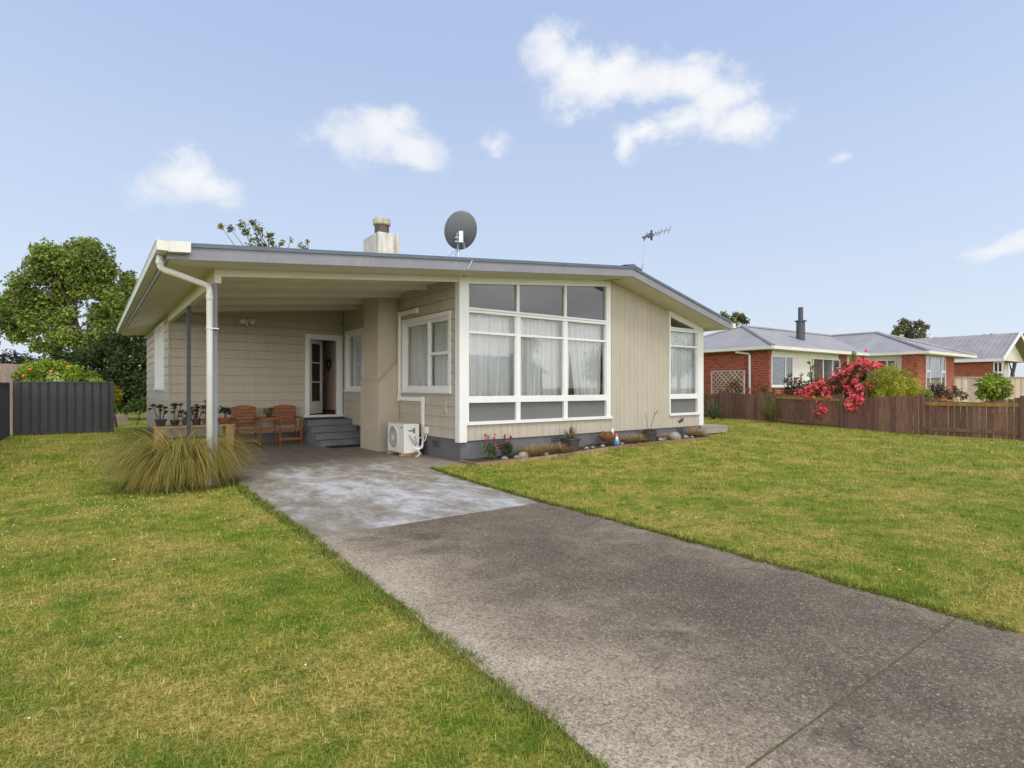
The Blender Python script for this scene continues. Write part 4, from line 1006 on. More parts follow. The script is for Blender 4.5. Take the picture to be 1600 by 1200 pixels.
# great tussock at the post and a smaller dark clump behind it
def tussock(name, lab, c, n, length, r, pal, lean=(.1, 1.1), droop=(.6, 1.9), width=.006, K=7, group=None, t=None, cat='grass clump', part='blades'):
    if t is None: t = thing(name, lab, cat, c, group)
    a = rng.random(n) * 2 * np.pi; rr = r * np.sqrt(rng.random(n)); P = np.stack([c[0] + rr * np.cos(a), c[1] + rr * np.sin(a), np.full(n, c[2] - .01)], 1)
    az = a + rng.normal(0, .45, n); f = rr / r
    le = lean[0] + (lean[1] - lean[0]) * np.clip(f * .7 + rng.random(n) * .45, 0, 1)
    V, Fq, Cc = blades(P, az, length * rng.uniform(.6, 1.1, n), le, rng.uniform(*droop, n), np.full(n, width) * rng.uniform(.6, 1.3, n), K, np.clip(pick(pal, n, .3), 0, 1))
    V[:, 2] = np.maximum(V[:, 2], zg(V[:, 0], V[:, 1]) + .004); np_mesh(part, V, Fq, M['blade'], Cc, t); return t
FLAX = [(.42, .29, .09), (.35, .25, .07), (.28, .24, .055), (.21, .215, .04), (.50, .37, .15), (.17, .18, .033)]
t = thing('tussock_grass', 'big golden olive tussock grass drooping around the foot of the carport post', 'grass clump', (-4.66, .36, 0))
def mop(n, part, pal, w, l0, l1, lmax):
    a = rng.random(n) * 2 * np.pi; rr = .22 * np.sqrt(rng.random(n)); P = np.stack([-4.62 + rr * np.cos(a), .36 + rr * np.sin(a), np.full(n, -.01)], 1)
    le = lmax * rng.random(n) ** .8; az = a + rng.normal(0, .5, n)
    V, Fq, Cc = blades(P, az, (l0 + (l1 - l0) * le / lmax) * rng.uniform(.72, 1.12, n), le, 2.55 - le + rng.normal(0, .25, n), w * rng.uniform(.6, 1.3, n), 11, np.clip(pick(pal, n, .32), 0, 1))
    V[:, 2] = np.maximum(V[:, 2], .006); np_mesh(part, V, Fq, M['blade'], Cc, t)
mop(5200, 'blades', FLAX, .0075, 1.72, .58, .66)
mop(2600, 'inner_blades', [(.22, .25, .04), (.28, .27, .055), (.16, .19, .03), (.34, .28, .08)], .0075, 1.62, .6, .6)
tussock('tussock_grass', 'small dull grey green grass clump behind the big golden tussock', (-4.92, 2.9, 0), 700, .55, .16, [(.10, .095, .05), (.14, .125, .07), (.09, .10, .045)], (.1, 1.0), (.5, 1.5), .006, 6)

# ------------------------------------------------------------------ the bed along the front wall
def bedz(x): return gz(x, -.4)
m = MB()
xs = np.linspace(.0, 7.35, 16)
for a, b in zip(xs, xs[1:]):
    za, zb = gz(a, -.56), gz(b, -.56); m.hexa([(a, -.60, za - .05), (b, -.60, zb - .05), (b, -.555, zb - .05), (a, -.555, za - .05), (a, -.60, za + .065), (b, -.60, zb + .065), (b, -.555, zb + .065), (a, -.555, za + .065)])
m.box(-.05, .0, -.60, -.05, -.05, .068)
tag(m.build('bed_edging', M['edging']), 'weathered timber edging board along the narrow front garden bed', 'edging')
V = []; nx, nyb = 90, 8
for i in range(nx + 1):
    for j in range(nyb + 1):
        x = .0 + 7.35 * i / nx; y = -.555 + .57 * j / nyb; V.append((x, y, gz(x, y) + .045 + .02 * math.sin(x * 9 + j) + random.uniform(0, .018)))
q = [(i * (nyb + 1) + j, (i + 1) * (nyb + 1) + j, (i + 1) * (nyb + 1) + j + 1, i * (nyb + 1) + j + 1) for i in range(nx) for j in range(nyb)]
o = np_mesh('garden_soil', np.array(V), np.array(q), M['soil']); struct(o)

BZ = .05
TAN = [(.36, .24, .10), (.42, .30, .15), (.30, .20, .09), (.22, .21, .10), (.45, .34, .20)]
for x, y, ln, lab in ((1.48, -.33, .33, 'round straw coloured tussock just right of the red flowers in the front bed'), (2.02, -.27, .27, 'straw tussock left of the black pot with the spiky aloe'), (2.30, -.36, .27, 'low straw tussock touching the left side of the aloe pot'), (4.36, -.33, .25, 'straw tussock right of the garden gnome in the front bed'), (4.66, -.36, .27, 'straw tussock left of the pot with tall flower stalks'), (6.02, -.26, .2, 'tiny straw tussock just behind the large grey boulder'), (5.66, -.33, .2, 'small brown tussock left of the large grey boulder'), (6.95, -.33, .34, 'wide brown tussock at the far right corner of the house')):
    tussock('tussock_grass', lab, (x, y, bedz(x) + BZ), 1000, ln * 1.12, .10, TAN, (.02, 1.05), (.2, 1.2), .0065, 5, group='straw tussocks in the front bed')
# red penstemons
for x, y, h, lab, colr, gr in ((.50, -.30, .42, 'tall green penstemon with pink red bells at the corner of the house', [(.55, .05, .10), (.60, .10, .20)], [(.10, .16, .05), (.14, .20, .07), (.07, .12, .04)]),
                           (.92, -.28, .38, 'dark leaved plant with deep red flowers in front of the first wall vent', [(.42, .02, .05), (.5, .03, .08)], [(.045, .07, .03), (.07, .10, .035)])):
    z = bedz(x) + BZ; t = thing('flowering_plant', lab, 'flower', (x, y, z)); m = MB(); P = []; fl = []
    for k in range(13):
        a = k * 2.4; r = .05 + .13 * random.random(); e = Vector((x + math.cos(a) * r, y + math.sin(a) * r * .8, z + h * random.uniform(.55, 1.25))); m.tube([(x + math.cos(a) * .03, y + math.sin(a) * .03, z - .03), e], .004, 4)
        P.append((e.x * .7 + x * .3, e.y * .7 + y * .3, z + (e.z - z) * .45, .05, .05, .13, 40))
        if k % 2 == 0: fl.append((e.x, e.y, e.z - .02, .022, .022, .05, 14))
    m.build('stems', M['bark'], t); V, Fq, Cc = leafcloud(P, .055, gr, .2, asp=.35); np_mesh('leaves', V, Fq, M['leaf'], Cc, t)
    V, Fq, Cc = leafcloud(fl, .032, colr, .1, asp=.8); np_mesh('flowers', V, Fq, M['petal'], Cc, t)
# black tapered pot with aloe
x, y = 2.58, -.30; z = bedz(x) + BZ; t = thing('potted_aloe', 'dark square pot with a spiky aloe beside the second wall vent', 'potted plant', (x, y, z))
m = MB(); pot(m, (x, y, z - .03), .10, .155, .30, square=True); m.build('pot', M['greypot'], t, bevel=.006)
m = MB(); m.box(x - .14, x + .14, y - .14, y + .14, z + .25, z + .275); m.build('soil', M['soil'], t)
def spikes(t, c, n, ln, w, pal, lean=(.1, 1.0), droop=(-.1, .3), name='leaves'):
    a = rng.random(n) * 2 * np.pi; P = np.stack([c[0] + .03 * np.cos(a), c[1] + .03 * np.sin(a), np.full(n, c[2])], 1)
    V, Fq, Cc = blades(P, a, ln * rng.uniform(.6, 1.1, n), rng.uniform(*lean, n), rng.uniform(*droop, n), np.full(n, w), 4, np.clip(pick(pal, n, .25), 0, 1)); np_mesh(name, V, Fq, M['leaf'], Cc, t)
spikes(t, (x, y, z + .27), 46, .29, .034, [(.15, .20, .09), (.20, .25, .12), (.26, .13, .08), (.12, .16, .06)], (.05, 1.15), (-.2, .4))
# terracotta bowl on a wire stand
x, y = 3.72, -.27; z = bedz(x) + BZ; t = thing('terracotta_bowl', 'round terracotta bowl on a low stand overflowing with small orange green succulents', 'potted plant', (x, y, z))
m = MB(); m.lathe([(.07, .08), (.13, .12), (.185, .19), (.20, .235), (.18, .235), (.17, .20)], (x, y, z), 22); m.build('bowl', M['terracotta'], t)
for k in range(4):
    a = k * math.pi / 2 + .5; m = MB(); m.tube([(x + .15 * math.cos(a), y + .15 * math.sin(a), z - .03), (x + .10 * math.cos(a), y + .10 * math.sin(a), z + .10)], .008, 5); m.build('leg', M['black'], t)
V, Fq, Cc = leafcloud(subblobs((x, y, z + .25), (.18, .18, .05), 14, .045, 22, 4), .04, [(.20, .20, .06), (.34, .17, .05), (.14, .17, .06), (.40, .26, .10)]); np_mesh('leaves', V, Fq, M['leaf'], Cc, t)
# gnome
x, y = 3.83, -.47; z = bedz(x) + BZ; t = thing('garden_gnome', 'little blue garden gnome with white beard and orange hat beside the terracotta bowl', 'gnome', (x, y, z))
m = MB(); m.lathe([(.055, 0), (.062, .05), (.055, .11), (.035, .155)], (x, y, z), 16); m.build('body', M['blue'], t, smooth=False)
m = MB(); m.ball((x, y, z + .18), .036); m.build('head', M['skin'], t, smooth=True)
m = MB(); m.ball((x - .022, y - .03, z + .155), .036, (1, .8, 1.3)); m.build('beard', M['beard'], t, smooth=True)
m = MB(); m.lathe([(.042, .195), (.03, .225), (.012, .265), (.004, .285)], (x, y, z), 14); m.build('hat', M['hat'], t)
for s in (-1, 1):
    m = MB(); m.tube([(x + s * .045, y - .01, z + .13), (x + s * .06, y - .03, z + .09), (x + s * .03, y - .055, z + .075)], .014, 6); m.build('arm', M['blue'], t)
m = MB(); m.ball((x - .03, y - .04, z + .012), .024, (1, 1.3, .7)); m.ball((x + .03, y - .04, z + .012), .024, (1, 1.3, .7)); m.build('boots', M['black'], t)
# round pot with flower stalks
x, y = 5.10, -.36; z = bedz(x) + BZ; t = thing('potted_succulent', 'round dark pot with leaning flower stalks below the plain grooved wall', 'potted plant', (x, y, z))
m = MB(); pot(m, (x, y, z - .03), .12, .17, .27); m.build('pot', M['greypot'], t)
tip = []
for k in range(7): a = k * .9; tip.append(((x + .10 * math.cos(a), y + .10 * math.sin(a), z + .24), .09))
rosettes(t, 'leaves', tip, [(.10, .12, .05), (.16, .12, .06), (.09, .10, .06)], .1)
m = MB(); m.tube([(x + .02, y, z + .24), (x + .05, y - .02, z + .45), (x + .13, y - .03, z + .62), (x + .23, y - .04, z + .72)], .006, 5); m.tube([(x - .05, y, z + .24), (x - .10, y, z + .45), (x - .16, y, z + .66)], .004, 5); m.tube([(x + .13, y - .03, z + .62), (x + .12, y - .03, z + .7)], .005, 5); m.build('flower_stalk', M['bark'], t)
m = MB()
for i in range(7): f = i / 6; m.ball((x + .17 + .07 * f, y - .035, z + .655 + .075 * f), .012, seed=i, nu=6, nv=4)
m.build('flower_head', M['terracotta'], t)
# lizard ornament on the wall
p = Vector((6.74, -.022, .56)); t = thing('lizard_ornament', 'small dark metal lizard ornament fixed low on the grooved wall', 'ornament', p)
m = MB(); m.tube([p + Vector((-.13, 0, .02)), p + Vector((-.05, -.008, -.005)), p + Vector((.04, -.008, .02)), p + Vector((.11, -.004, .075))], [.006, .022, .020, .012], 7); m.build('body', M['black'], t)
m = MB()
for a, b in (((-.03, 0, 0), (-.06, 0, -.05)), ((-.03, 0, 0), (0, 0, .055)), ((.04, 0, .02), (.09, 0, -.02)), ((.04, 0, .02), (.03, 0, .07))): m.tube([p + Vector(a), p + Vector(b)], .007, 5)
m.build('legs', M['black'], t)
# stones
stones = [(1.22, -.42, .10, 'stonepale', 'flat pale stone slab right of the dark red flowers'), (1.03, -.45, .055, 'stone', 'small round stone at the foot of the dark red flowers'), (.72, -.47, .06, 'stone', 'brown stone between the two flowering plants'), (1.78, -.45, .05, 'stonegrey', 'small dark stone between the first two straw tussocks'), (2.95, -.42, .05, 'stonepale', 'pale pebble right of the aloe pot'), (3.15, -.40, .045, 'stone', 'tan pebble midway between aloe pot and terracotta bowl'), (3.42, -.44, .055, 'stonegrey', 'grey stone left of the terracotta bowl'), (4.02, -.46, .05, 'stone', 'stone just right of the garden gnome'), (5.38, -.46, .065, 'stonepale', 'pale stone right of the pot with flower stalks'), (5.55, -.44, .06, 'stone', 'brown stone left of the small brown tussock'), (5.92, -.44, .165, 'stonegrey', 'large grey boulder in the front bed, biggest of the stones'), (6.38, -.44, .075, 'stonegrey', 'dark flat stone right of the large boulder'), (6.6, -.46, .05, 'stone', 'last small stone before the corner tussock')]
for i, (x, y, r, mt, lab) in enumerate(stones):
    m = MB(); m.ball((x, y, bedz(x) + BZ + r * .35), r, (1.25, .85, .8), .10, 12, 8, i); tag(m.build('stone', M[mt], None, smooth=True), lab, 'stone', 'stones in the front bed')
# deck at the far corner
zb = gz(8.6, 1); t = thing('timber_deck', 'low grey timber deck step beyond the right corner of the house', 'deck', (8.4, 1.0, zb))
m = MB()
for k in range(9): y = .15 + k * .15; m.box(X1 + .03, 9.15, y, y + .14, zb + .20, zb + .235)
m.build('boards', M['deckwood'], t); m = MB(); m.box(X1 + .05, 9.13, .16, .20, zb + .04, zb + .199); m.box(9.09, 9.13, .2, 1.5, zb + .04, zb + .199); m.build('fascia_board', M['deckwood'], t)
for x in (8.1, 9.0):
    m = MB(); m.box(x, x + .09, .22, .31, -.05, zb + .199); m.build('leg', M['deckwood'], t)

# ================================================================== FENCES
t = thing('paling_fence', 'low red brown timber paling fence with scalloped tops between the lawn and the brick house', 'fence', (14.25, 0, gz(14.25, 0)))
def fence_section(ya, yb, xa, xb, front, ztop, zr, lich):
    n = max(4, int((yb - ya) / .145)); m = MB(); q = random.Random(int(ya * 10))
    for k in range(n):
        y0 = ya + (yb - ya) * k / n; y1 = ya + (yb - ya) * (k + 1) / n - q.choice((.008, .013, .018 if not front else .016)); s = (k + .5) / n
        x = xa + (xb - xa) * s + (-.012 if front else .045) + q.uniform(-.004, .004); zb = gz(x, y0) + .03; zt = ztop(s) + q.uniform(-.008, .008)
        m.box(x - .009, x + .009, y0, y1, zb, zt)
    m.build('panel', M['fence'], t)
    for i, z in enumerate(zr):
        m = MB(); m.bar((xa + .018, ya + .02, z[0]), (xb + .018, yb - .02, z[1]), .045, .10, (0, 0, 1)); m.build('rail', M['lichen'] if (lich and i == 0) else M['rail'], t)
def fpost(y, x, h):
    m = MB(); z = gz(x, y); m.box(x - .045, x + .065, y - .05, y + .05, z - .1, z + h); m.build('post', M['fence'], t, bevel=.006)
fence_section(3.86, 8.2, 14.35, 14.5, False, lambda s: 1.16, ((1.12, 1.12), (.40, .40)), False)
fence_section(1.62, 3.76, 14.28, 14.35, True, lambda s: 1.30 - .10 * math.sin(math.pi * s), ((1.05, 1.05), (.45, .45)), False)
fence_section(-.72, 1.52, 14.22, 14.27, False, lambda s: 1.22 - .10 * math.sin(math.pi * s), ((1.03, 1.09), (.24, .26)), True)
fence_section(-2.95, -.81, 14.18, 14.22, True, lambda s: 1.18 - .13 * s ** 2, ((.9, .95), (.25, .25)), False)
fence_section(-5.22, -3.03, 14.38, 14.30, False, lambda s: 1.04 + .14 * (2 * s - 1) ** 2 - .03 * s, ((.965, .955), (.22, .20)), True)
for y, x, h in ((8.25, 14.5, 1.2), (3.81, 14.35, 1.18), (1.57, 14.27, 1.27), (-.77, 14.22, 1.12), (-2.99, 14.28, 1.25), (-5.26, 14.40, 1.22)): fpost(y, x, h)

def steel_fence(name, lab, x0, x1, y, top, axis='x', n=10, part_posts=()):
    t = thing(name, lab, 'fence', ((x0 + x1) / 2, y, 0) if axis == 'x' else (y, (x0 + x1) / 2, 0))
    f = (lambda u, v, z: (u, y + v, z)) if axis == 'x' else (lambda u, v, z: (y + v, u, z)); m = MB(); ring = []
    w = (x1 - x0) / n
    pts = []
    for k in range(n):                          # ribbed sheet profile
        a = x0 + k * w; pts += [(a, 0), (a + w * .70, 0), (a + w * .74, .03), (a + w * .84, .03), (a + w * .87, 0), (a + w * .90, .0), (a + w * .93, .03), (a + w * .97, .03)]
    pts.append((x1, 0))
    for (a, da), (b, db) in zip(pts, pts[1:]): m.poly([f(a, da, .06), f(b, db, .06), f(b, db, top - .03), f(a, da, top - .03)])
    m.build('sheet', M['metalfence'], t)
    for z0, z1 in ((top - .05, top), (.035, .075)):
        m = MB(); m.v = []; p = [f(x0, -.018, z0), f(x1, -.018, z0), f(x1, .045, z0), f(x0, .045, z0)]; p2 = [f(x0, -.018, z1), f(x1, -.018, z1), f(x1, .045, z1), f(x0, .045, z1)]; m.hexa(p + p2); m.build('rail', M['metalfence'], t)
    for u in part_posts:
        m = MB(); m.hexa([f(u - .05, -.03, -.1), f(u + .05, -.03, -.1), f(u + .05, .06, -.1), f(u - .05, .06, -.1), f(u - .05, -.03, top + .015), f(u + .05, -.03, top + .015), f(u + .05, .06, top + .015), f(u - .05, .06, top + .015)]); m.build('post', M['metalfence'], t)
    return t
steel_fence('steel_fence', 'dark charcoal ribbed steel fence panel facing the lawn beside the left house corner', -7.55, -5.2, 12.9, 1.63, 'x', 11, (-7.5, -5.15))
steel_fence('steel_fence', 'dark charcoal steel boundary fence running towards the street at the left edge', 3.0, 12.85, -7.66, 1.58, 'y', 44, (3.05, 5.4, 7.8, 10.2, 12.7))
t = thing('old_paling_fence', 'old weathered grey brown paling fence rising behind the steel fence at the far left', 'fence', (-8.6, 16.5, 0)); m = MB()
for k in range(16):
    x = -10.0 + k * .155; m.box(x, x + .148, 16.4, 16.42, 0, 2.25 + random.uniform(-.02, .02))
m.build('panel', M['oldpaling'], t); m = MB(); m.bar((-10, 16.45, 1.9), (-7.55, 16.45, 1.9), .05, .09); m.build('rail', M['oldpaling'], t)
m = MB()
for k in range(3): m.box(-5.35, -4.55, 17.2, 17.35, .0 + k * .14, .135 + k * .14)
tag(m.build('sleeper_edging', M['oldpaling'], None), 'grey timber sleeper edging under the yellow shrub behind the steel fence', 'edging')
t = thing('back_paling_fence', 'tall silvery pine paling fence behind the lemon bush on the far right', 'fence', (33, 0, .1)); m = MB()
A, B_ = D(1488, 590, 30.5), D(1640, 590, 30.5)
nn = 46
for k in range(nn):
    p = A.lerp(B_, k / nn); q = A.lerp(B_, (k + .93) / nn); zt = 1.98 + random.uniform(-.01, .01); dx = Vector((.02, .016, 0))
    m.hexa([(p.x, p.y, .05), (q.x, q.y, .05), (q.x + .02, q.y + .01, .05), (p.x + .02, p.y + .01, .05), (p.x, p.y, zt), (q.x, q.y, zt), (q.x + .02, q.y + .01, zt), (p.x + .02, p.y + .01, zt)])
m.build('panel', M['palefence'], t); m = MB(); m.bar((A.x - .02, A.y - .02, 1.99), (B_.x - .02, B_.y - .02, 1.99), .06, .035); m.build('capping', M['palefence'], t)

# ================================================================== BRICK NEIGHBOUR
nb = thing('brick_house', 'red brick neighbouring house with grey hipped iron roof and white window panels', 'house', (17.3, 3.45, .1))
EZ, RZ2 = 3.15, 4.43
roofp = MB()
def rp(*pts): roofp.poly(pts)
c0 = (16.8, 3.0, EZ); c1 = (25.9, 3.0, EZ); c2 = (25.9, .45, EZ); c3 = (32.9, .45, EZ); c4 = (32.9, 9.8, EZ); c5 = (16.8, 9.8, EZ)
r1 = (20.1, 6.4, RZ2); r2 = (29.4, 6.4, RZ2 + .02); r3 = (29.4, 3.95, RZ2 + .02)
rp(c0, c1, r2, r1); rp(c1, c2, r3, r2); rp(c2, c3, r3); rp(c3, c4, r2, r3); rp(c4, c5, r1, r2); rp(c5, c0, r1)
nroof = roofp.build('roof', M['nroof'], nb, recalc=False)
m = MB()
for a, b in ((c0, r1), (c2, r3), (c3, r3), (r1, r2), (r2, r3), (c5, r1)):
    a = Vector(a); b = Vector(b); m.tube([a + Vector((0, 0, .03)), b + Vector((0, 0, .03))], .075, 6)
m.build('ridge_cap', M['nroof'], nroof)
m = MB()
for a, b in ((c0, c1), (c1, c2), (c2, c3), (c3, c4), (c5, c0)):
    a = Vector(a); b = Vector(b); m.bar(a + Vector((0, 0, -.055)), b + Vector((0, 0, -.055)), .11, .13)
m.build('gutter', M['neighbrick_trim'], nroof)
m = MB(); m.box(16.85, 25.9, 3.05, 9.75, EZ - .12, EZ - .10); m.box(25.905, 32.85, .5, 9.75, EZ - .12, EZ - .10); m.build('eave_lining', M['neighbrick_trim'], nroof)
def nwall(m, x0, x1, y0, y1, z0, z1): m.box(x0, x1, y0, y1, z0, z1)
m = MB()
NX, NY, WX, WY, ET = 17.3, 3.45, 26.4, .95, EZ - .121
m.box(NX, NX + .2, NY, 9.3, 0, ET)                               # long side wall
m.box(NX + .2, 24.0, NY + .001, NY + .2, 0, 1.46); m.box(NX + .003, NX + .14, NY - .004, NY - .001, 0.1, ET - .001); m.box(NX + .2, NX + .21, NY + .003, NY + .19, 1.46, ET - .001)
m.box(23.75, 24.55, NY + .001, NY + .22, 1.46, ET)
x_a, x_b, x_c, x_d = [Yp(x, 600, WY).x for x in (1433, 1446.5, 1477, 1491)]
m.box(x_a, x_b, WY, WY + .25, 0, ET); m.box(x_c, x_d, WY, WY + .25, 0, ET); m.box(x_b, x_c, WY + .02, WY + .2, 0, 1.3)
m.box(x_a, x_a + .2, WY + .251, WY + .65, 0, ET); m.box(x_d - .2, x_d, WY + .251, 9.3, 0, ET)
m.box(WX, WX + .2, 1.62, NY, 0, 1.2); m.box(NX + .2, 32, 9.1, 9.3, 0, ET)
nwalls = m.build('wall', M['brick'], nb)
m = MB(); m.box(19.25, 21.05, NY + .03, NY + .18, 1.46, ET); m.box(24.6, WX, NY + .05, NY + .18, 0, ET); m.box(WX + .02, WX + .18, x_a and 1.60, 1.95, 0, ET)
m.box(NX + .141, 23.7, NY + .02, NY + .17, 2.80, ET); m.box(WX + .02, WX + .18, 1.95, NY, 2.82, ET); m.box(x_b, x_c, WY + .03, WY + .2, 2.96, ET)
m.build('wall_panel', M['nwhite'], nb)
m = MB(); m.box(NX + .3, 32.0, NY + 1.6, NY + 1.7, 0, ET); m.box(28.6, 28.7, 1.3, NY + 1.6, 0, ET); m.box(27, 32, 2.6, 2.7, 0, ET); m.build('interior_wall', M['interior'], nb)
def nwin(Mp, u0, u1, z0, z1, bars, hbars=(), col='white', cur=True, seed=1):
    m = MB(); f = .05
    for a, b, c, d in ((u0, u0 + f, z0, z1), (u1 - f, u1, z0, z1), (u0 + f, u1 - f, z0, z0 + f), (u0 + f, u1 - f, z1 - f, z1)): ub(m, Mp, a, b, -.02, .03, c, d)
    for v in bars: ub(m, Mp, v - .03, v + .03, -.021, .025, z0 + f, z1 - f)
    for a, b, z in hbars: ub(m, Mp, a, b, -.022, .02, z - .05, z + .05)
    w = m.build('window', M[col], nb); pane(Mp, [(u0 + f, z0 + f), (u1 - f, z0 + f), (u1 - f, z1 - f), (u0 + f, z1 - f)], w, 0)
    if cur: curtain(Mp, u0 + .03, u1 - .03, z0 + .03, z1 - .03, w, n=-.22, seed=seed, amp=.05).data.materials[0] = M['ncurtain']
    return w
w = nwin(MY(NY), 17.44, 19.24, 1.50, 2.80, [18.6], seed=31)
m = MB(); m.box(17.40, 19.26, NY - .05, NY - .0, 1.44, 1.495); m.build('sill', M['white'], w)
nwin(MY(NY), 21.06, 23.74, 1.48, 2.80, [22.05, 23.0], seed=32)
nwin(MX(WX), 1.96, 3.3, .9, 2.82, [2.35, 2.9], seed=33)
bw = x_c - x_b
nwin(MY(WY), x_b, x_c, 1.32, 2.96, [x_b + bw * .22, x_b + bw * .78], [(x_b, x_b + bw * .22, 2.25), (x_b + bw * .78, x_c, 2.25)], seed=34)
m = MB(); m.box(24.62, 25.35, NY + .0, NY + .049, .3, 2.6); m.build('door', M['darkpost'], nb)
m = MB(); p = D(1251, 525, 28); m.tube([(p.x, p.y, 3.7), (p.x, p.y, 4.70)], .20, 16); m.tube([(p.x, p.y, 4.70), (p.x, p.y, 5.38)], .115, 14); m.tube([(p.x, p.y, 4.68), (p.x, p.y, 4.73)], .27, 16); m.build('flue', M['darkpost'], nb)
m = MB(); dpx = NX - .05; m.tube([(16.86, 4.72, 3.05), (16.86, 4.72, 2.98), (17.22, 4.32, 2.90), (17.24, 4.30, 2.82), (17.24, 4.30, .1)], .05, 8); m.build('downpipe', M['pvc'], nb)
m = MB(); p = D(1462, 540, 50); m.box(p.x - .20, p.x + .20, p.y - .20, p.y + .20, 2.5, p.z + .42); m.lathe([(.15, 0), (.12, .25), (.20, .28), (.20, .34)], (p.x, p.y, p.z + .42), 8)
tag(m.build('brick_chimney', M['chimtop'], None), 'small distant chimney pot poking above the neighbouring roof', 'chimney')
# the third house, gable towards the street
h3 = thing('brick_house', 'farther red brick house with white gable edge at the right side of the picture', 'house', (46, 3, .1))
E0 = D(1568, 561, 40.5); HX, HYg, EZ3 = E0.x, E0.y, E0.z; HW = 9.0; PK = EZ3 + 1.05 * HW / 4.4
m = MB(); gy = HYg; yb = gy + 16; xr = HX + HW
m.poly([(HX, gy, EZ3), (HX, yb, EZ3), (HX + HW / 2, yb, PK), (HX + HW / 2, gy, PK)]); m.poly([(xr, gy, EZ3), (xr, yb, EZ3), (HX + HW / 2, yb, PK), (HX + HW / 2, gy, PK)]); ro3 = m.build('roof', M['n3roof'], h3, recalc=False)
m = MB(); m.bar((HX, gy, EZ3 - .06), (HX + HW / 2, gy, PK - .06), .06, .24); m.bar((HX + HW / 2, gy, PK - .06), (xr, gy, EZ3 - .06), .06, .24); m.bar((HX, gy + .04, EZ3 - .05), (HX, yb, EZ3 - .05), .12, .2); m.build('barge_board', M['white'], ro3)
m = MB(); x3 = HX + .5; wy0, wy1 = Xp(1567.5, 600, x3).y, Xp(1552, 600, x3).y; m.box(x3, x3 + .2, wy1, yb - .3, 0, EZ3 - .05); m.box(x3, x3 + 1.1, gy + .5, gy + .7, 0, EZ3 - .05); m.box(x3 + .001, x3 + .2, gy + .701, wy0, 0, EZ3 - .05); m.box(x3 + 1.1, xr - .5, gy + 1.6, gy + 1.8, 0, 2.0); m.build('wall', M['brick'], h3)
m = MB(); m.poly([(x3, gy + .6, EZ3), (xr - .5, gy + .6, EZ3), (HX + HW / 2, gy + .6, PK - .25)]); m.box(x3 + 1.1, xr - .5, gy + 1.6, gy + 1.75, 2.4, EZ3); m.build('gable_panel', M['soffit'], h3)
m = MB(); m.box(x3 - .02, x3 + .1, wy0, wy1, .0, EZ3 - .1); w = m.build('window', M['white'], h3)
ym = (wy0 + wy1) / 2
for a, b, z0, z1 in ((wy0 + .1, ym - .05, 1.0, 2.45), (wy0 + .1, ym - .05, 2.6, EZ3 - .25), (ym + .05, wy1 - .1, 1.0, 2.45), (ym + .05, wy1 - .1, 2.6, EZ3 - .25)): m = MB(); m.box(x3 - .035, x3 - .021, a, b, z0, z1); m.build('pane', M['doorglass'], w)
m = MB(); m.box(x3 + 1.3, xr - 1, gy + 1.56, gy + 1.599, .8, 2.9); m.build('window', M['white'], h3)
# lattice on the brick wall
t = thing('garden_lattice', 'cream diagonal trellis lattice leaning against the brick side wall', 'trellis', (16.9, 5.0, .2)); m = MB(); y0, y1, z0, z1 = 4.35, 5.95, 1.05, 2.17
def latt(s):
    for k in range(-10, 18):
        a = y0 + k * .21 - .6; pts = []
        b = (a, z0), (a + s * (z1 - z0), z1)
        (ya, za), (yb_, zb_) = b
        f = lambda y: za + (zb_ - za) * (y - ya) / (yb_ - ya)
        lo, hi = sorted((ya, yb_)); lo = max(lo, y0); hi = min(hi, y1)
        if hi - lo > .03: m.bar((16.9 - .008 * s, lo, f(lo)), (16.9 - .008 * s, hi, f(hi)), .04, .012, (1, 0, 0))
latt(1); latt(-1); m.build('slats', M['palefence'], t)
m = MB()
for a, b in (((y0, z0), (y1, z0)), ((y0, z1), (y1, z1)), ((y0, .1), (y0, z1)), ((y1, .1), (y1, z1))): m.bar((16.9, a[0], a[1]), (16.9, b[0], b[1]), .045, .05, (1, 0, 0))
m.build('frame', M['palefence'], t)

# ================================================================== VEGETATION
G1 = [(.07, .115, .022), (.10, .15, .028), (.14, .185, .04), (.05, .08, .018)]
GDK = [(.040, .070, .020), (.058, .095, .026), (.085, .125, .034), (.032, .054, .016)]
GYL = [(.24, .31, .035), (.32, .37, .05), (.17, .23, .028), (.11, .16, .022)]
GOL = [(.36, .375, .045), (.44, .44, .06), (.25, .27, .035), (.50, .48, .075)]
DENS = 3.2
def bl(lst, d, n, flat=1.0, k=1.0):
    """clumps given as (px, py, radius px) at depth d, at true size"""
    out = []
    for x, y, r in lst:
        p = D(x, y, d + random.uniform(-.5, .5) * r * d / F_PX * 1.2); rr = r * d / F_PX * k; out.append((p.x, p.y, p.z, rr, rr, rr * flat, n * DENS * r * r / 100))
    return out
def at_ground(px, d):
    p = D(px, 605, d); return (p.x, p.y, gz(p.x, p.y))
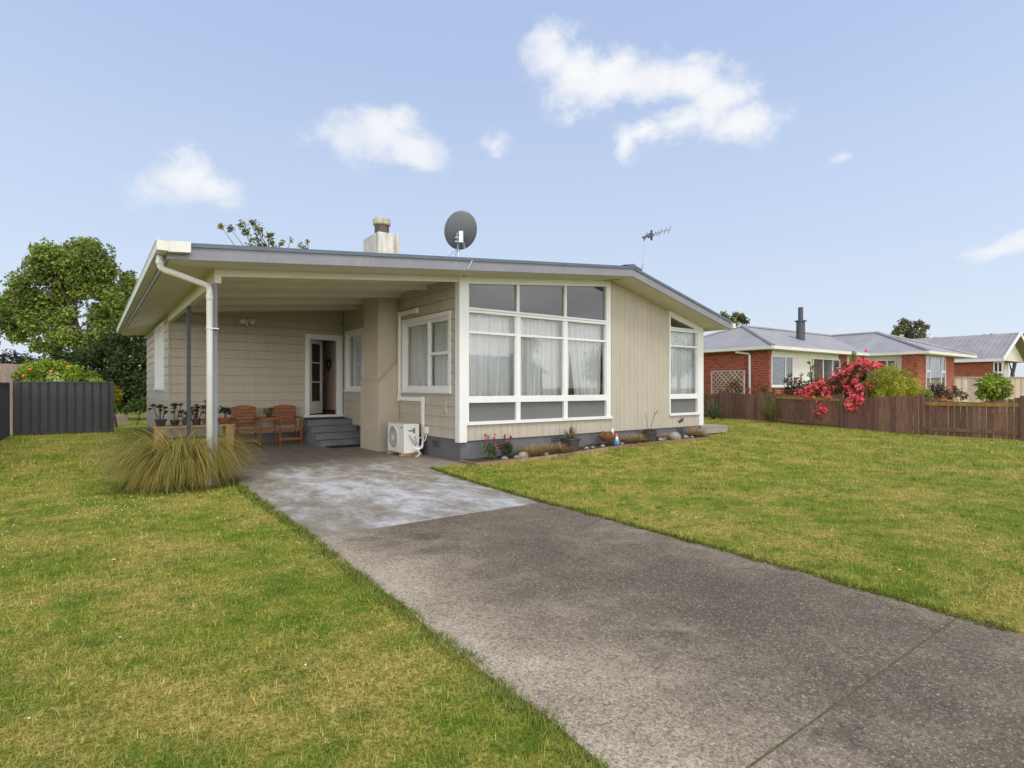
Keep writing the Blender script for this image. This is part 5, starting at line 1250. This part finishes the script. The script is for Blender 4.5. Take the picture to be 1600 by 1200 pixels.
# rambling rose over the fence
rb = [(1270, 612, 12), (1290, 606, 14), (1312, 600, 16), (1330, 588, 14), (1345, 580, 12), (1310, 618, 14), (1335, 612, 15), (1352, 600, 14), (1290, 622, 10), (1325, 634, 9), (1360, 622, 10), (1300, 628, 9), (1345, 634, 8), (1260, 614, 8)]
rose_b = []
for x, y, r in rb:
    p = Xp(x, y, 15.05 + random.uniform(-.3, .3)); rr = r * 19.3 / F_PX * 1.05; rose_b.append((p.x, p.y, p.z, rr, rr, rr, 290 * r * r / 100))
t = bush('rose_bush', 'sprawling bush covered in bright pink red roses hanging over the paling fence', 'rose bush', at_ground(1320, 19.6), rose_b, .075, [(.05, .10, .022), (.08, .14, .03), (.04, .075, .02)], stems=7)
fl = []
for x, y, r in ((1252, 613, 5), (1262, 608, 7), (1262, 617, 5), (1276, 602, 6), (1284, 598, 6), (1275, 606, 5), (1300, 596, 7), (1296, 604, 5), (1312, 588, 8), (1322, 582, 9), (1304, 591, 6), (1334, 572, 8), (1346, 566, 9), (1356, 571, 8), (1371, 571, 6), (1368, 574, 5), (1330, 577, 6), (1312, 600, 6), (1322, 606, 6), (1330, 600, 6), (1336, 596, 7), (1344, 604, 6), (1350, 607, 7), (1354, 600, 7), (1358, 603, 6), (1340, 611, 5), (1330, 614, 6), (1328, 625, 6), (1324, 630, 6), (1345, 624, 6), (1329, 639, 5), (1282, 637, 6), (1288, 640, 5), (1281, 648, 4), (1294, 620, 4), (1310, 611, 5), (1290, 608, 5), (1338, 620, 5), (1318, 595, 5), (1306, 605, 4), (1268, 604, 5), (1351, 578, 6), (1340, 586, 4)):
    p = Xp(x, y, 14.75 + random.uniform(-.2, .3) if y < 616 else 14.12); rr = r * 19 / F_PX * .95; fl.append((p.x, p.y, p.z, rr, rr, rr, 34 + r * 12)); fl += [(p.x + random.gauss(0, .05), p.y + random.gauss(0, rr * 1.6), p.z + random.gauss(0, rr * 1.3), .045, .045, .045, 9) for _ in range(3)]
V, Fq, Cc = leafcloud(fl, .075, [(.82, .09, .13), (.87, .15, .19), (.76, .055, .09), (.88, .26, .28), (.78, .24, .15)], .2, .2, hollow=.25, asp=.85); np_mesh('flowers', V, Fq, M['petal'], Cc, t)
# hebe-like rounded shrub
hb = [(1372, 590, 15), (1390, 584, 16), (1410, 590, 15), (1425, 602, 13), (1400, 602, 17), (1380, 606, 16), (1418, 612, 12), (1436, 612, 9), (1360, 604, 12), (1395, 616, 12), (1372, 618, 10)]
bush('green_shrub', 'large rounded yellow green shrub right of the pink roses behind the fence', 'shrub', at_ground(1395, 19.2), bl(hb, 18.4, 210), .065, GOL, hollow=.5, asp=.32)
lb = [(1538, 600, 12), (1552, 594, 13), (1566, 602, 12), (1545, 614, 13), (1560, 616, 13), (1573, 613, 8), (1532, 616, 8), (1550, 606, 13), (1557, 622, 9)]
bush('lemon_bush', 'bright yellow green round citrus bush in front of the pale paling fence', 'shrub', at_ground(1552, 20), bl(lb, 19.6, 75), .115, GYL, hollow=.45, asp=.5)
bush('dark_rose', 'straggly dark leaved rose in front of the white brick house window', 'shrub', at_ground(1240, 21.6), bl([(1235, 602, 9), (1245, 596, 9), (1230, 612, 9), (1250, 610, 10), (1240, 620, 10), (1228, 594, 5), (1256, 600, 7), (1235, 586, 4), (1252, 585, 3)], 21.2, 75), .075, [(.05, .055, .03), (.06, .045, .035), (.04, .06, .022), (.09, .04, .03)])
bush('green_shrub', 'loose pale green shrub between the dark rose and the pink roses', 'shrub', at_ground(1275, 21), bl([(1268, 600, 9), (1280, 596, 9), (1290, 602, 9), (1272, 612, 9), (1266, 585, 5), (1271, 575, 4), (1265, 566, 3)], 20.2, 75), .075, G1 + GYL)
bush('golden_conifer', 'slim golden yellow conifer tip rising above the pink roses', 'conifer', at_ground(1334, 23), bl([(1334, 553, 4), (1334, 560, 6), (1333, 568, 7), (1332, 577, 8), (1333, 587, 9), (1333, 600, 10)], 22.5, 190, 1.3), .06, [(.30, .22, .02), (.38, .28, .03), (.20, .19, .02)])
bush('green_shrub', 'dark green narrow shrub just left of the golden conifer', 'shrub', at_ground(1320, 23), bl([(1322, 572, 6), (1320, 582, 8), (1316, 594, 9), (1308, 575, 4)], 23, 90), .075, GDK)
bush('mixed_shrub', 'low purple tinged shrub in front of the brick column window', 'shrub', at_ground(1464, 20), bl([(1458, 612, 8), (1468, 606, 8), (1474, 614, 9), (1462, 620, 8), (1456, 602, 4)], 20, 90), .07, [(.09, .05, .05), (.06, .07, .03), (.12, .10, .05), (.05, .065, .025)])
bush('green_shrub', 'bright small shrub behind the fence post right of the rounded shrub', 'shrub', at_ground(1447, 18.6), bl([(1446, 613, 7), (1452, 617, 7), (1441, 618, 6)], 18.6, 130), .06, GYL)
bush('mixed_shrub', 'brownish low shrub left of the lemon bush behind the fence', 'shrub', at_ground(1500, 20), bl([(1486, 618, 7), (1496, 612, 7), (1505, 618, 7), (1492, 606, 4)], 20, 90), .07, [(.12, .10, .03), (.08, .07, .03), (.16, .13, .04), (.07, .08, .02)])
bush('red_geranium', 'green plants with red flowers in front of the cream lattice', 'flower', at_ground(1147, 23.2), bl([(1142, 602, 8), (1150, 598, 6), (1138, 608, 7), (1153, 608, 7)], 23.2, 90), .07, G1 + [(.4, .03, .04)])
bush('flowering_shrub', 'orange red flowering shrub behind the low fence right of the lattice', 'shrub', at_ground(1185, 22.2), bl([(1172, 610, 5), (1182, 606, 6), (1194, 607, 6), (1200, 601, 5), (1180, 612, 6), (1195, 613, 6)], 22.0, 80), .07, G1 + [(.55, .10, .05), (.60, .16, .08), (.5, .06, .04)])
# plants on the lawn side of the fence
p = Xp(1205, 661, 14.0); t = thing('broom_plant', 'tall wispy yellow green plant growing against the fence post', 'plant', (p.x, p.y, gz(p.x, p.y)))
spikes(t, (p.x, p.y, gz(p.x, p.y)), 260, .85, .014, [(.17, .17, .03), (.24, .22, .04), (.11, .12, .03), (.20, .12, .06)], (.02, .55), (-.1, .4), 'stems')
V, Fq, Cc = leafcloud([(p.x - .05, p.y + .1, gz(p.x, p.y) + .55, .22, .3, .28, 260), (p.x, p.y, gz(p.x, p.y) + .9, .16, .22, .22, 130)], .05, [(.17, .19, .04), (.12, .15, .03), (.22, .15, .08)]); np_mesh('foliage', V, Fq, M['leaf'], Cc, t)
p = Xp(1115, 652, 13.9); t = thing('flax_plant', 'small strappy green flax growing at the left end of the fence', 'plant', (p.x, p.y, gz(p.x, p.y)))
spikes(t, (p.x, p.y, gz(p.x, p.y)), 60, .95, .05, [(.10, .13, .05), (.14, .17, .07), (.07, .10, .04)], (.1, .8), (.1, .9))
# ---- left side
tr_b = [(130, 395, 26), (150, 410, 30), (118, 412, 28), (75, 400, 26), (90, 420, 30), (60, 425, 24), (165, 425, 20), (30, 445, 20), (45, 465, 26), (105, 455, 30), (140, 445, 28), (20, 475, 24), (75, 475, 26), (10, 500, 22), (60, 505, 24), (30, 520, 20), (95, 500, 20), (165, 455, 22), (185, 470, 24), (160, 490, 22), (170, 520, 24), (90, 530, 18), (200, 450, 18), (215, 480, 22), (60, 540, 14), (-15, 480, 24), (-30, 520, 26), (145, 385, 14), (135, 378, 8), (100, 395, 14), (60, 392, 10), (200, 436, 14), (222, 455, 18), (196, 500, 22), (225, 505, 18)]
tree('leafy_tree', 'big spreading green tree with open forked limbs behind the steel fence', at_ground(125, 28), 3.0, .20, bl(tr_b + [(105, 525, 18), (140, 530, 20), (165, 545, 18), (85, 548, 16), (125, 560, 16), (185, 535, 18), (40, 495, 18), (110, 490, 14), (150, 505, 16)], 28, 72, 1.0, .98), .17, [(.16, .225, .042), (.22, .285, .056), (.30, .345, .08), (.11, .16, .032)], limbs=11, hollow=.25)
hd = [(175, 545, 24), (200, 530, 24), (222, 545, 20), (190, 570, 24), (215, 575, 24), (180, 600, 24), (205, 605, 24), (225, 600, 20), (160, 560, 20), (150, 590, 20), (215, 510, 18), (140, 560, 18), (110, 560, 16), (190, 625, 20), (215, 628, 18), (120, 580, 20), (90, 565, 14), (235, 620, 22), (240, 560, 22)]
bush('dark_shrub', 'tall dark evergreen shrub mass between the steel fence and the house corner', 'shrub', at_ground(195, 25), bl(hd, 25, 70), .15, GDK, hollow=.4)
hd2 = [(15, 560, 14), (40, 565, 14), (65, 568, 12), (-10, 565, 14), (30, 580, 16), (60, 585, 14), (0, 590, 16)]
bush('dark_shrub', 'brownish loose hedge seen above the old paling fence at the left edge', 'shrub', at_ground(30, 32), bl(hd2, 32, 60), .16, [(.06, .055, .03), (.08, .075, .04), (.05, .06, .022)], hollow=.4)
og = [(45, 578, 14), (70, 573, 15), (95, 575, 15), (118, 581, 13), (140, 588, 12), (30, 588, 10), (60, 592, 14), (90, 594, 15), (120, 597, 13), (150, 600, 11), (160, 606, 10)]
t = bush('citrus_tree', 'bright green citrus bush with orange fruit behind the steel fence', 'shrub', at_ground(90, 19.5), bl(og, 19.2, 70), .10, [(.20, .30, .026), (.27, .37, .04), (.13, .21, .022), (.33, .38, .05)], hollow=.45)
for x, y in ((47, 577), (37, 587), (106, 573), (80, 580)):
    p = D(x, y, 18.85); m = MB(); m.ball(p, .042); m.build('fruit', M['orangefruit'], t, smooth=True)
bush('yellow_shrub', 'golden yellow shrub beside the end post of the steel fence', 'shrub', at_ground(182, 20.5), bl([(178, 608, 8), (184, 615, 8), (181, 624, 8), (176, 632, 7), (170, 604, 8)], 20.3, 110), .075, [(.32, .27, .02), (.38, .32, .03), (.22, .22, .02)], hollow=.4)
bush('green_shrub', 'low green plants at the base of the dark shrubs beside the house corner', 'shrub', at_ground(215, 22), bl([(205, 635, 8), (218, 632, 8), (228, 636, 9), (196, 640, 6), (225, 626, 7)], 22, 60), .1, G1)
# sprays of a tree behind the ridge
sb = [(345, 353, 7), (360, 357, 7), (378, 352, 8), (395, 349, 8), (385, 362, 9), (405, 360, 10), (420, 368, 9), (400, 374, 9), (425, 381, 8), (410, 386, 10), (440, 380, 6), (455, 376, 5), (470, 384, 6), (480, 378, 5), (478, 390, 7), (392, 385, 8), (433, 390, 8)]
tree('sparse_tree', 'thin sprays of a tree showing above the left roof edge', at_ground(430, 27), 4.0, .15, bl(sb, 27, 26), .15, [(.17, .175, .035), (.23, .21, .05), (.11, .125, .028)], limbs=17, hollow=.1)
# trees in the distance on the right
def ft(lab, lst, d, n, pal, size, h=3):
    tree('distant_tree', lab, at_ground(lst[0][0], d), h, .25, bl(lst, d, n), size, pal, 'distant trees on the right', limbs=7, hollow=.25)
ft('dull olive tree above the ridge of the neighbouring brick roof', [(1420, 520, 10), (1435, 508, 9), (1405, 516, 9), (1445, 512, 6), (1412, 504, 7), (1440, 525, 9), (1398, 524, 7), (1425, 530, 10), (1446, 534, 6), (1420, 506, 6)], 60, 95, [(.19, .19, .085), (.24, .22, .10), (.14, .14, .065)], .32)
ft('round olive tree above the grey roof of the farther brick house', [(1545, 532, 10), (1535, 538, 9), (1556, 536, 9), (1520, 541, 7), (1508, 541, 5), (1500, 542, 4), (1550, 527, 6)], 70, 95, [(.19, .19, .085), (.24, .22, .10), (.14, .14, .065)], .36)
ft('darker green tree at the far right edge above the roof', [(1582, 535, 9), (1592, 530, 8), (1600, 534, 9), (1610, 528, 10), (1575, 540, 7)], 70, 95, [(.16, .18, .07), (.21, .21, .085), (.12, .135, .055)], .36)
ft('green tree top peeping over the right eave of the house', [(1140, 500, 9), (1158, 497, 8), (1165, 502, 6), (1130, 493, 7), (1150, 492, 6), (1145, 508, 9)], 40, 80, [(.13, .155, .045), (.19, .20, .06), (.10, .115, .035)], .22)
# across the street, seen only as reflections in the big window
hs = thing('street_house', 'pale house with dark roof across the street, mirrored in the big front window', 'house', (24, -36, 0))
m = MB(); m.box(17, 31, -42, -35, 0, 2.9); m.build('wall', M['nwhite'], hs); m = MB(); m.prism([(16.5, -34.4, 2.85), (16.5, -42.6, 2.85), (16.5, -38.5, 4.7)], (15, 0, 0)); m.build('roof', M['n3roof'], hs)
for i, (x, y, h, r, lab) in enumerate(((25, -30, 6.8, 1.5, 'tall slim tree across the street, mirrored in the left window light'), (35, -31, 5.2, 2.0, 'rounded tree across the street, mirrored in the middle window light'), (45, -29, 7.0, 2.4, 'broad tree across the street, mirrored in the right window light'))):
    tree('street_tree', lab, (x, y, 0), h * .35, .16, subblobs((x, y, h * .62), (r * .6, r * .6, h * .28), 14, r * .5, 150, i), .26, GDK + G1, 'trees across the street', limbs=6)

# ================================================================== GRASS (nobody could count it)
def inside_lawn(x, y):
    xl = edge(LE, y); xr = edge(RE, y); ok = np.ones(len(x), bool)
    q = np.sin(y * 6.1) * .015 + np.sin(y * 17 + 1) * .012
    ok &= ~((x > xl + .005 + q) & (x < xr - .005 + q) & (y < 6.3))
    ok &= ~((x > -1.1) & (y > -.31) & (x < 0) & (y < 6.3))
    ok &= ~((x > -4.25) & (x < 7.72) & (y > -.0) & (y < 12.8) & ~((x < 0) & (y < 6.3)))
    ok &= ~((x > -.06) & (x < 7.38) & (y > -.61) & (y <= 0.02))
    ok &= (x < 14.25) & (y > -8.5) & (x > -9)
    ok &= ~((x < -7.63) & (y > 3)); ok &= (y < 24) & ~((y < -8.44) & (x > -4.1))
    return ok
CS = [(.085, .140, .012), (.125, .180, .016), (.18, .215, .028), (.060, .100, .012), (.24, .225, .05), (.34, .265, .085), (.46, .37, .16)]
CW = np.array([.22, .22, .18, .13, .10, .09, .06])
def lawn(nreq):
    d = np.linspace(1.7, 27, 400); dens = d * np.minimum(1, (2.6 / d) ** 1.55); cdf = np.cumsum(dens); cdf /= cdf[-1]
    dd = np.interp(rng.random(nreq), cdf, d); r = rng.uniform(-1.02, 1.02, nreq)
    x = CX + dd * (r * CA + CB); y = CY + dd * (-r * CB + CA); ok = inside_lawn(x, y); x, y, dd = x[ok], y[ok], dd[ok]; n = len(x)
    # tufting: pull part of the blades towards tuft centres
    gx, gy = np.floor(x / .055), np.floor(y / .055); hx = np.modf(np.sin(gx * 127.1 + gy * 311.7) * 43758.5)[0]; hy_ = np.modf(np.sin(gx * 269.5 + gy * 183.3) * 43758.5)[0]
    k = rng.random(n) * .6; x = x + ((gx + .5 + .45 * hx) * .055 - x) * k; y = y + ((gy + .5 + .45 * hy_) * .055 - y) * k
    big = .5 + .5 * np.sin(x * 1.3 + np.sin(y * 1.1) * 2) * np.sin(y * 1.7 + np.sin(x * .9))
    ln = (.018 + .026 * rng.random(n)) * (.8 + .4 * np.abs(hx)) * (1 + .25 * big); ln[rng.random(n) < .03] *= 1.8
    w = .0024 * np.clip((dd / 2.6) ** .75, 1, 5)
    P = np.stack([x, y, zg(x, y) - .003], 1); col = np.array(CS)[rng.choice(len(CS), n, p=CW)] * (.45 + 2.1 * rng.random((n, 1)) ** 1.4)
    return blades(P, rng.random(n) * 2 * np.pi, ln * np.clip(dd / 7, 1, 1.7), rng.uniform(.2, 1.05, n), rng.uniform(.1, .9, n), w * rng.uniform(.7, 1.3, n), 2, col)
def edging_grass():
    out = []
    for tab, s, n, y0, y1 in ((LE, 1, 6500, -8.4, .2), (RE, -1, 5500, -8.45, -.35)):
        y = rng.uniform(y0, y1, n); clump = .5 + .5 * np.sin(y * 5.3 + s) * np.sin(y * 13.7); x = edge(tab, y) - s * (rng.random(n) ** 1.5) * .11 + s * .015 * clump + s * .012 * np.sin(y * 9)
        P = np.stack([x, y, zg(x, y) + .002], 1); az = (0 if s > 0 else np.pi) + rng.normal(0, 1.0, n)
        col = np.array([(.10, .155, .014), (.14, .19, .02), (.19, .215, .03), (.075, .12, .012), (.27, .235, .07)])[rng.integers(0, 5, n)] * rng.uniform(.75, 1.25, (n, 1))
        d = np.hypot(x - CX, y - CY)
        out.append(blades(P, az, (.025 + .050 * rng.random(n) ** 1.6) * (.6 + .8 * clump), rng.uniform(.3, 1.0, n), rng.uniform(.2, 1.1, n), .0035 * np.clip(d / 3, 1, 2.6) * rng.uniform(.7, 1.3, n), 3, col))
    o = 0; Vs, Fs, Cs = [], [], []
    for V, Fq, Cc in out: Vs.append(V); Fs.append(Fq + o); Cs.append(Cc); o += len(V)
    return np.concatenate(Vs), np.concatenate(Fs), np.concatenate(Cs)
V, Fq, Cc = lawn(430000); o = np_mesh('grass', V, Fq, M['lawnblade'], Cc, base=(0, 0, 0)); tag(o, 'short mown patchy green and straw lawn grass around the driveway', 'grass', kind='stuff')
V, Fq, Cc = edging_grass(); o = np_mesh('edge_grass', V, Fq, M['blade'], Cc, base=(0, 0, 0)); tag(o, 'longer bright green grass spilling over the driveway edges', 'grass', kind='stuff')
# stronger green tufts that the mower missed
n0 = 900; wx = rng.uniform(-9, 14, n0); wy = rng.uniform(-8.3, 8, n0); ok = inside_lawn(wx, wy); wx, wy = wx[ok], wy[ok]; per = 26
sz = np.repeat(rng.uniform(.5, 1.25, len(wx)), per); k = len(sz)
X = np.repeat(wx, per) + rng.normal(0, .022, k) * sz; Y = np.repeat(wy, per) + rng.normal(0, .022, k) * sz
V, Fq, Cc = blades(np.stack([X, Y, zg(X, Y)], 1), rng.random(k) * 6.283, .044 * sz * rng.uniform(.6, 1.2, k), rng.uniform(.3, 1.15, k), rng.uniform(.1, .8, k), .0032 * np.clip(np.hypot(X - CX, Y - CY) / 4, 1, 3), 3, np.array([(.10, .165, .018), (.14, .205, .026), (.18, .23, .035)])[rng.integers(0, 3, k)] * rng.uniform(.75, 1.3, (k, 1)))
o = np_mesh('grass_tufts', V, Fq, M['blade'], Cc, base=(0, 0, 0)); tag(o, 'slightly taller fresh green tufts dotted through the lawn', 'grass', kind='stuff')
for (px, py), lab in (((1405, 893), 'single yellow dandelion in the lawn right of the driveway'), ((178, 877), 'single yellow dandelion in the left lawn in front of the tussock')):
    g = CAM + ray(px, py) * ((.03 - HC) / ray(px, py).z); t = thing('dandelion', lab, 'flower', (g.x, g.y, 0)); m = MB(); m.lathe([(.003, .040), (.011, .043), (.012, .047), (.005, .050)], (g.x, g.y, 0), 12); m.build('bloom', M['dandelion'], t); m = MB(); m.tube([(g.x, g.y, 0), (g.x, g.y, .042)], .003, 5); m.build('stem', M['bark'], t)
# clover heads
m = MB(); pts = []
q = random.Random(9)
for k in range(85): pts.append((q.gauss(-5.3, .55), q.gauss(-.9, .75)))
for k in range(60): pts.append((q.uniform(-7.4, -4.4), q.uniform(2, 11)))
for k in range(150): pts.append((q.uniform(-.6, 13), q.uniform(-6, -1)))
for k in range(14): pts.append((q.uniform(-8, -4.5), q.uniform(-7, -1)))
for x, y in pts:
    if not inside_lawn(np.array([x]), np.array([y]))[0]: continue
    r = q.uniform(.004, .0075); m.ball((x, y, gz(x, y) + .038), r, (1, 1, .7), .15, 6, 4, int(x * 99))
tag(m.build('clover_flowers', M['clover'], None, smooth=True), 'tiny white clover heads scattered over the lawn', 'flowers', kind='stuff')

# ================================================================== SKY, SUN, CAMERA
SUN_EL, SUN_AZ = R(60), math.atan2(-.99, -.02)        # azimuth of the direction towards the sun (house frame)
sdir = Vector((math.cos(SUN_AZ) * math.cos(SUN_EL), math.sin(SUN_AZ) * math.cos(SUN_EL), math.sin(SUN_EL)))
l = bpy.data.lights.new('sun', 'SUN'); l.energy = 1.4; l.angle = R(24); l.color = (1, .95, .87)
so_ = bpy.data.objects.new('sun', l); C.objects.link(so_); so_.rotation_euler = sdir.to_track_quat('Z', 'Y').to_euler(); so_.location = (0, -20, 30)
w = bpy.data.worlds.new('World'); sc.world = w; w.use_nodes = True; nt = w.node_tree; nt.nodes.clear()
out = N(nt, 'ShaderNodeOutputWorld'); bg = N(nt, 'ShaderNodeBackground'); bg.inputs[1].default_value = .075
sky = N(nt, 'ShaderNodeTexSky', sky_type='NISHITA'); sky.sun_disc = False; sky.sun_elevation = SUN_EL
sky.sun_rotation = math.pi / 2 - SUN_AZ; sky.air_density = 1.0; sky.dust_density = 1.5; sky.ozone_density = 1.0
tc = N(nt, 'ShaderNodeTexCoord'); DIR = tc.outputs['Generated']
s3 = N(nt, 'ShaderNodeSeparateXYZ'); L(nt, DIR, s3.inputs[0])
el = math_(nt, 'ARCSINE', s3.outputs[2]); az = math_(nt, 'ARCTAN2', s3.outputs[1], s3.outputs[0])
cbn = N(nt, 'ShaderNodeCombineXYZ'); L(nt, az, cbn.inputs[0]); L(nt, el, cbn.inputs[1])
# clouds: soft bodies at fixed bearings, broken up by noise
nA = noise(nt, vscale(nt, DIR, (1, 1, 1.5)), 12, 12, .66); nB = noise(nt, DIR, 5, 3, .5)
wv = N(nt, 'ShaderNodeTexNoise'); wv.inputs['Scale'].default_value = 9; wv.inputs['Detail'].default_value = 5; L(nt, DIR, wv.inputs['Vector'])
wsub = N(nt, 'ShaderNodeVectorMath', operation='MULTIPLY_ADD'); L(nt, wv.outputs['Color'], wsub.inputs[0]); wsub.inputs[1].default_value = (.07, .07, 0); wsub.inputs[2].default_value = (-.035, -.035, 0)
wadd = N(nt, 'ShaderNodeVectorMath', operation='ADD'); L(nt, cbn.outputs[0], wadd.inputs[0]); L(nt, wsub.outputs[0], wadd.inputs[1])
clouds = [(868, 90, 56, 54, 1), (910, 112, 66, 56, 1), (955, 110, 52, 42, 1), (1010, 120, 60, 36, .9), (860, 60, 40, 28, .9), (1085, 115, 66, 38, 1), (1130, 145, 58, 52, 1), (1172, 185, 58, 38, .95), (1110, 185, 50, 30, .8), (1060, 190, 70, 30, .9), (1000, 205, 50, 26, .85), (972, 220, 24, 36, .85),
          (590, 222, 72, 42, 1), (640, 240, 58, 32, 1), (540, 222, 52, 28, .85), (620, 200, 40, 26, .8), (285, 275, 56, 40, .62), (325, 292, 44, 32, .68), (235, 292, 54, 24, .5), (778, 221, 25, 13, .68), (1553, 392, 58, 20, .9), (1590, 386, 30, 18, .9), (1318, 242, 28, 11, .55)]
acc = None
for x, y, rx, ry, s in clouds:
    v = ray(x, y).normalized(); a = math.atan2(v.y, v.x); e = math.asin(v.z); h = math.hypot(F_PX, x - 800)
    sx = rx * F_PX / h ** 2 * 1.05; se = ry / h * math.cos(e) ** 2 * 1.05
    sub = N(nt, 'ShaderNodeVectorMath', operation='SUBTRACT'); L(nt, wadd.outputs[0], sub.inputs[0]); sub.inputs[1].default_value = (a, e, 0)
    mul = N(nt, 'ShaderNodeVectorMath', operation='MULTIPLY'); L(nt, sub.outputs[0], mul.inputs[0]); mul.inputs[1].default_value = (1 / sx, 1 / se, 0)
    ln = N(nt, 'ShaderNodeVectorMath', operation='LENGTH'); L(nt, mul.outputs[0], ln.inputs[0])
    d = math_(nt, 'MULTIPLY', math_(nt, 'SUBTRACT', 1.27, ln.outputs['Value']), s)
    acc = d if acc is None else math_(nt, 'SMOOTH_MAX', acc, d, .15)
dens = math_(nt, 'ADD', acc, math_(nt, 'MULTIPLY', math_(nt, 'SUBTRACT', nA, .5), 2.3))
dens = ramp(nt, dens, [(.0, (0, 0, 0)), (.18, (.10, .10, .10)), (.45, (.46, .46, .46)), (.75, (.82, .82, .82)), (1, (.95, .95, .95))])
# thin high haze whitens the blue, more towards the horizon
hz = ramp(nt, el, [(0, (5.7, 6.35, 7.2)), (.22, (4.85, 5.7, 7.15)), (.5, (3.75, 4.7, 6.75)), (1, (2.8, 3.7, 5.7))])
dp = N(nt, 'ShaderNodeVectorMath', operation='DOT_PRODUCT'); L(nt, DIR, dp.inputs[0]); dp.inputs[1].default_value = (-.55, -.835, 0)  # glow added to the sky behind and left of the camera, brightening the carport
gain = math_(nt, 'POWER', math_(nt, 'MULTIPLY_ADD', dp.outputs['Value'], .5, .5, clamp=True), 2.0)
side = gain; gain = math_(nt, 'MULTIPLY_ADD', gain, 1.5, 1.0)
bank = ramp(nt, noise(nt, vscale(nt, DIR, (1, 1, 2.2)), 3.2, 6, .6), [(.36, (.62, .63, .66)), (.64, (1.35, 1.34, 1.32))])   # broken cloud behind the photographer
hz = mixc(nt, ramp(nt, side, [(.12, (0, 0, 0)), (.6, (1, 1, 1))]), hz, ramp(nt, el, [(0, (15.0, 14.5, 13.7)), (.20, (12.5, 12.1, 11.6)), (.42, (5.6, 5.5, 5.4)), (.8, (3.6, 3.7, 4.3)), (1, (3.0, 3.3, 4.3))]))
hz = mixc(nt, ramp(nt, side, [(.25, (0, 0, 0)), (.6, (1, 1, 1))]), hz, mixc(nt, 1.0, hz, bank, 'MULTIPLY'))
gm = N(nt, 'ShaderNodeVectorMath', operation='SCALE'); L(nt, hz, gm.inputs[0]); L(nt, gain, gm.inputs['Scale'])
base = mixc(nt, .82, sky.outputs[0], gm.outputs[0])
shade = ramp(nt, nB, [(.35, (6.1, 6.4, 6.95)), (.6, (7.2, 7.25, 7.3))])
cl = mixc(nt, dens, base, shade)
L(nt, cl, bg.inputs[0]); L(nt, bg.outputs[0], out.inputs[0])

cam = bpy.data.cameras.new('camera'); co = bpy.data.objects.new('camera', cam); C.objects.link(co); sc.camera = co
co.location = CAM; fw = Vector((CB, CA, 0)); co.rotation_euler = (R(90), 0, math.atan2(fw.y, fw.x) - R(90))
cam.lens = 36 * F_PX / 1600; cam.sensor_width = 36; cam.shift_y = (HY - 600) / 1600; cam.clip_end = 3000; cam.clip_start = .05
sc.view_settings.view_transform = 'Standard'; sc.view_settings.look = 'None'; sc.view_settings.exposure = .85; sc.view_settings.gamma = 1
sc.cycles.max_bounces = 8; sc.cycles.transparent_max_bounces = 12; sc.cycles.diffuse_bounces = 4; sc.cycles.use_denoising = True
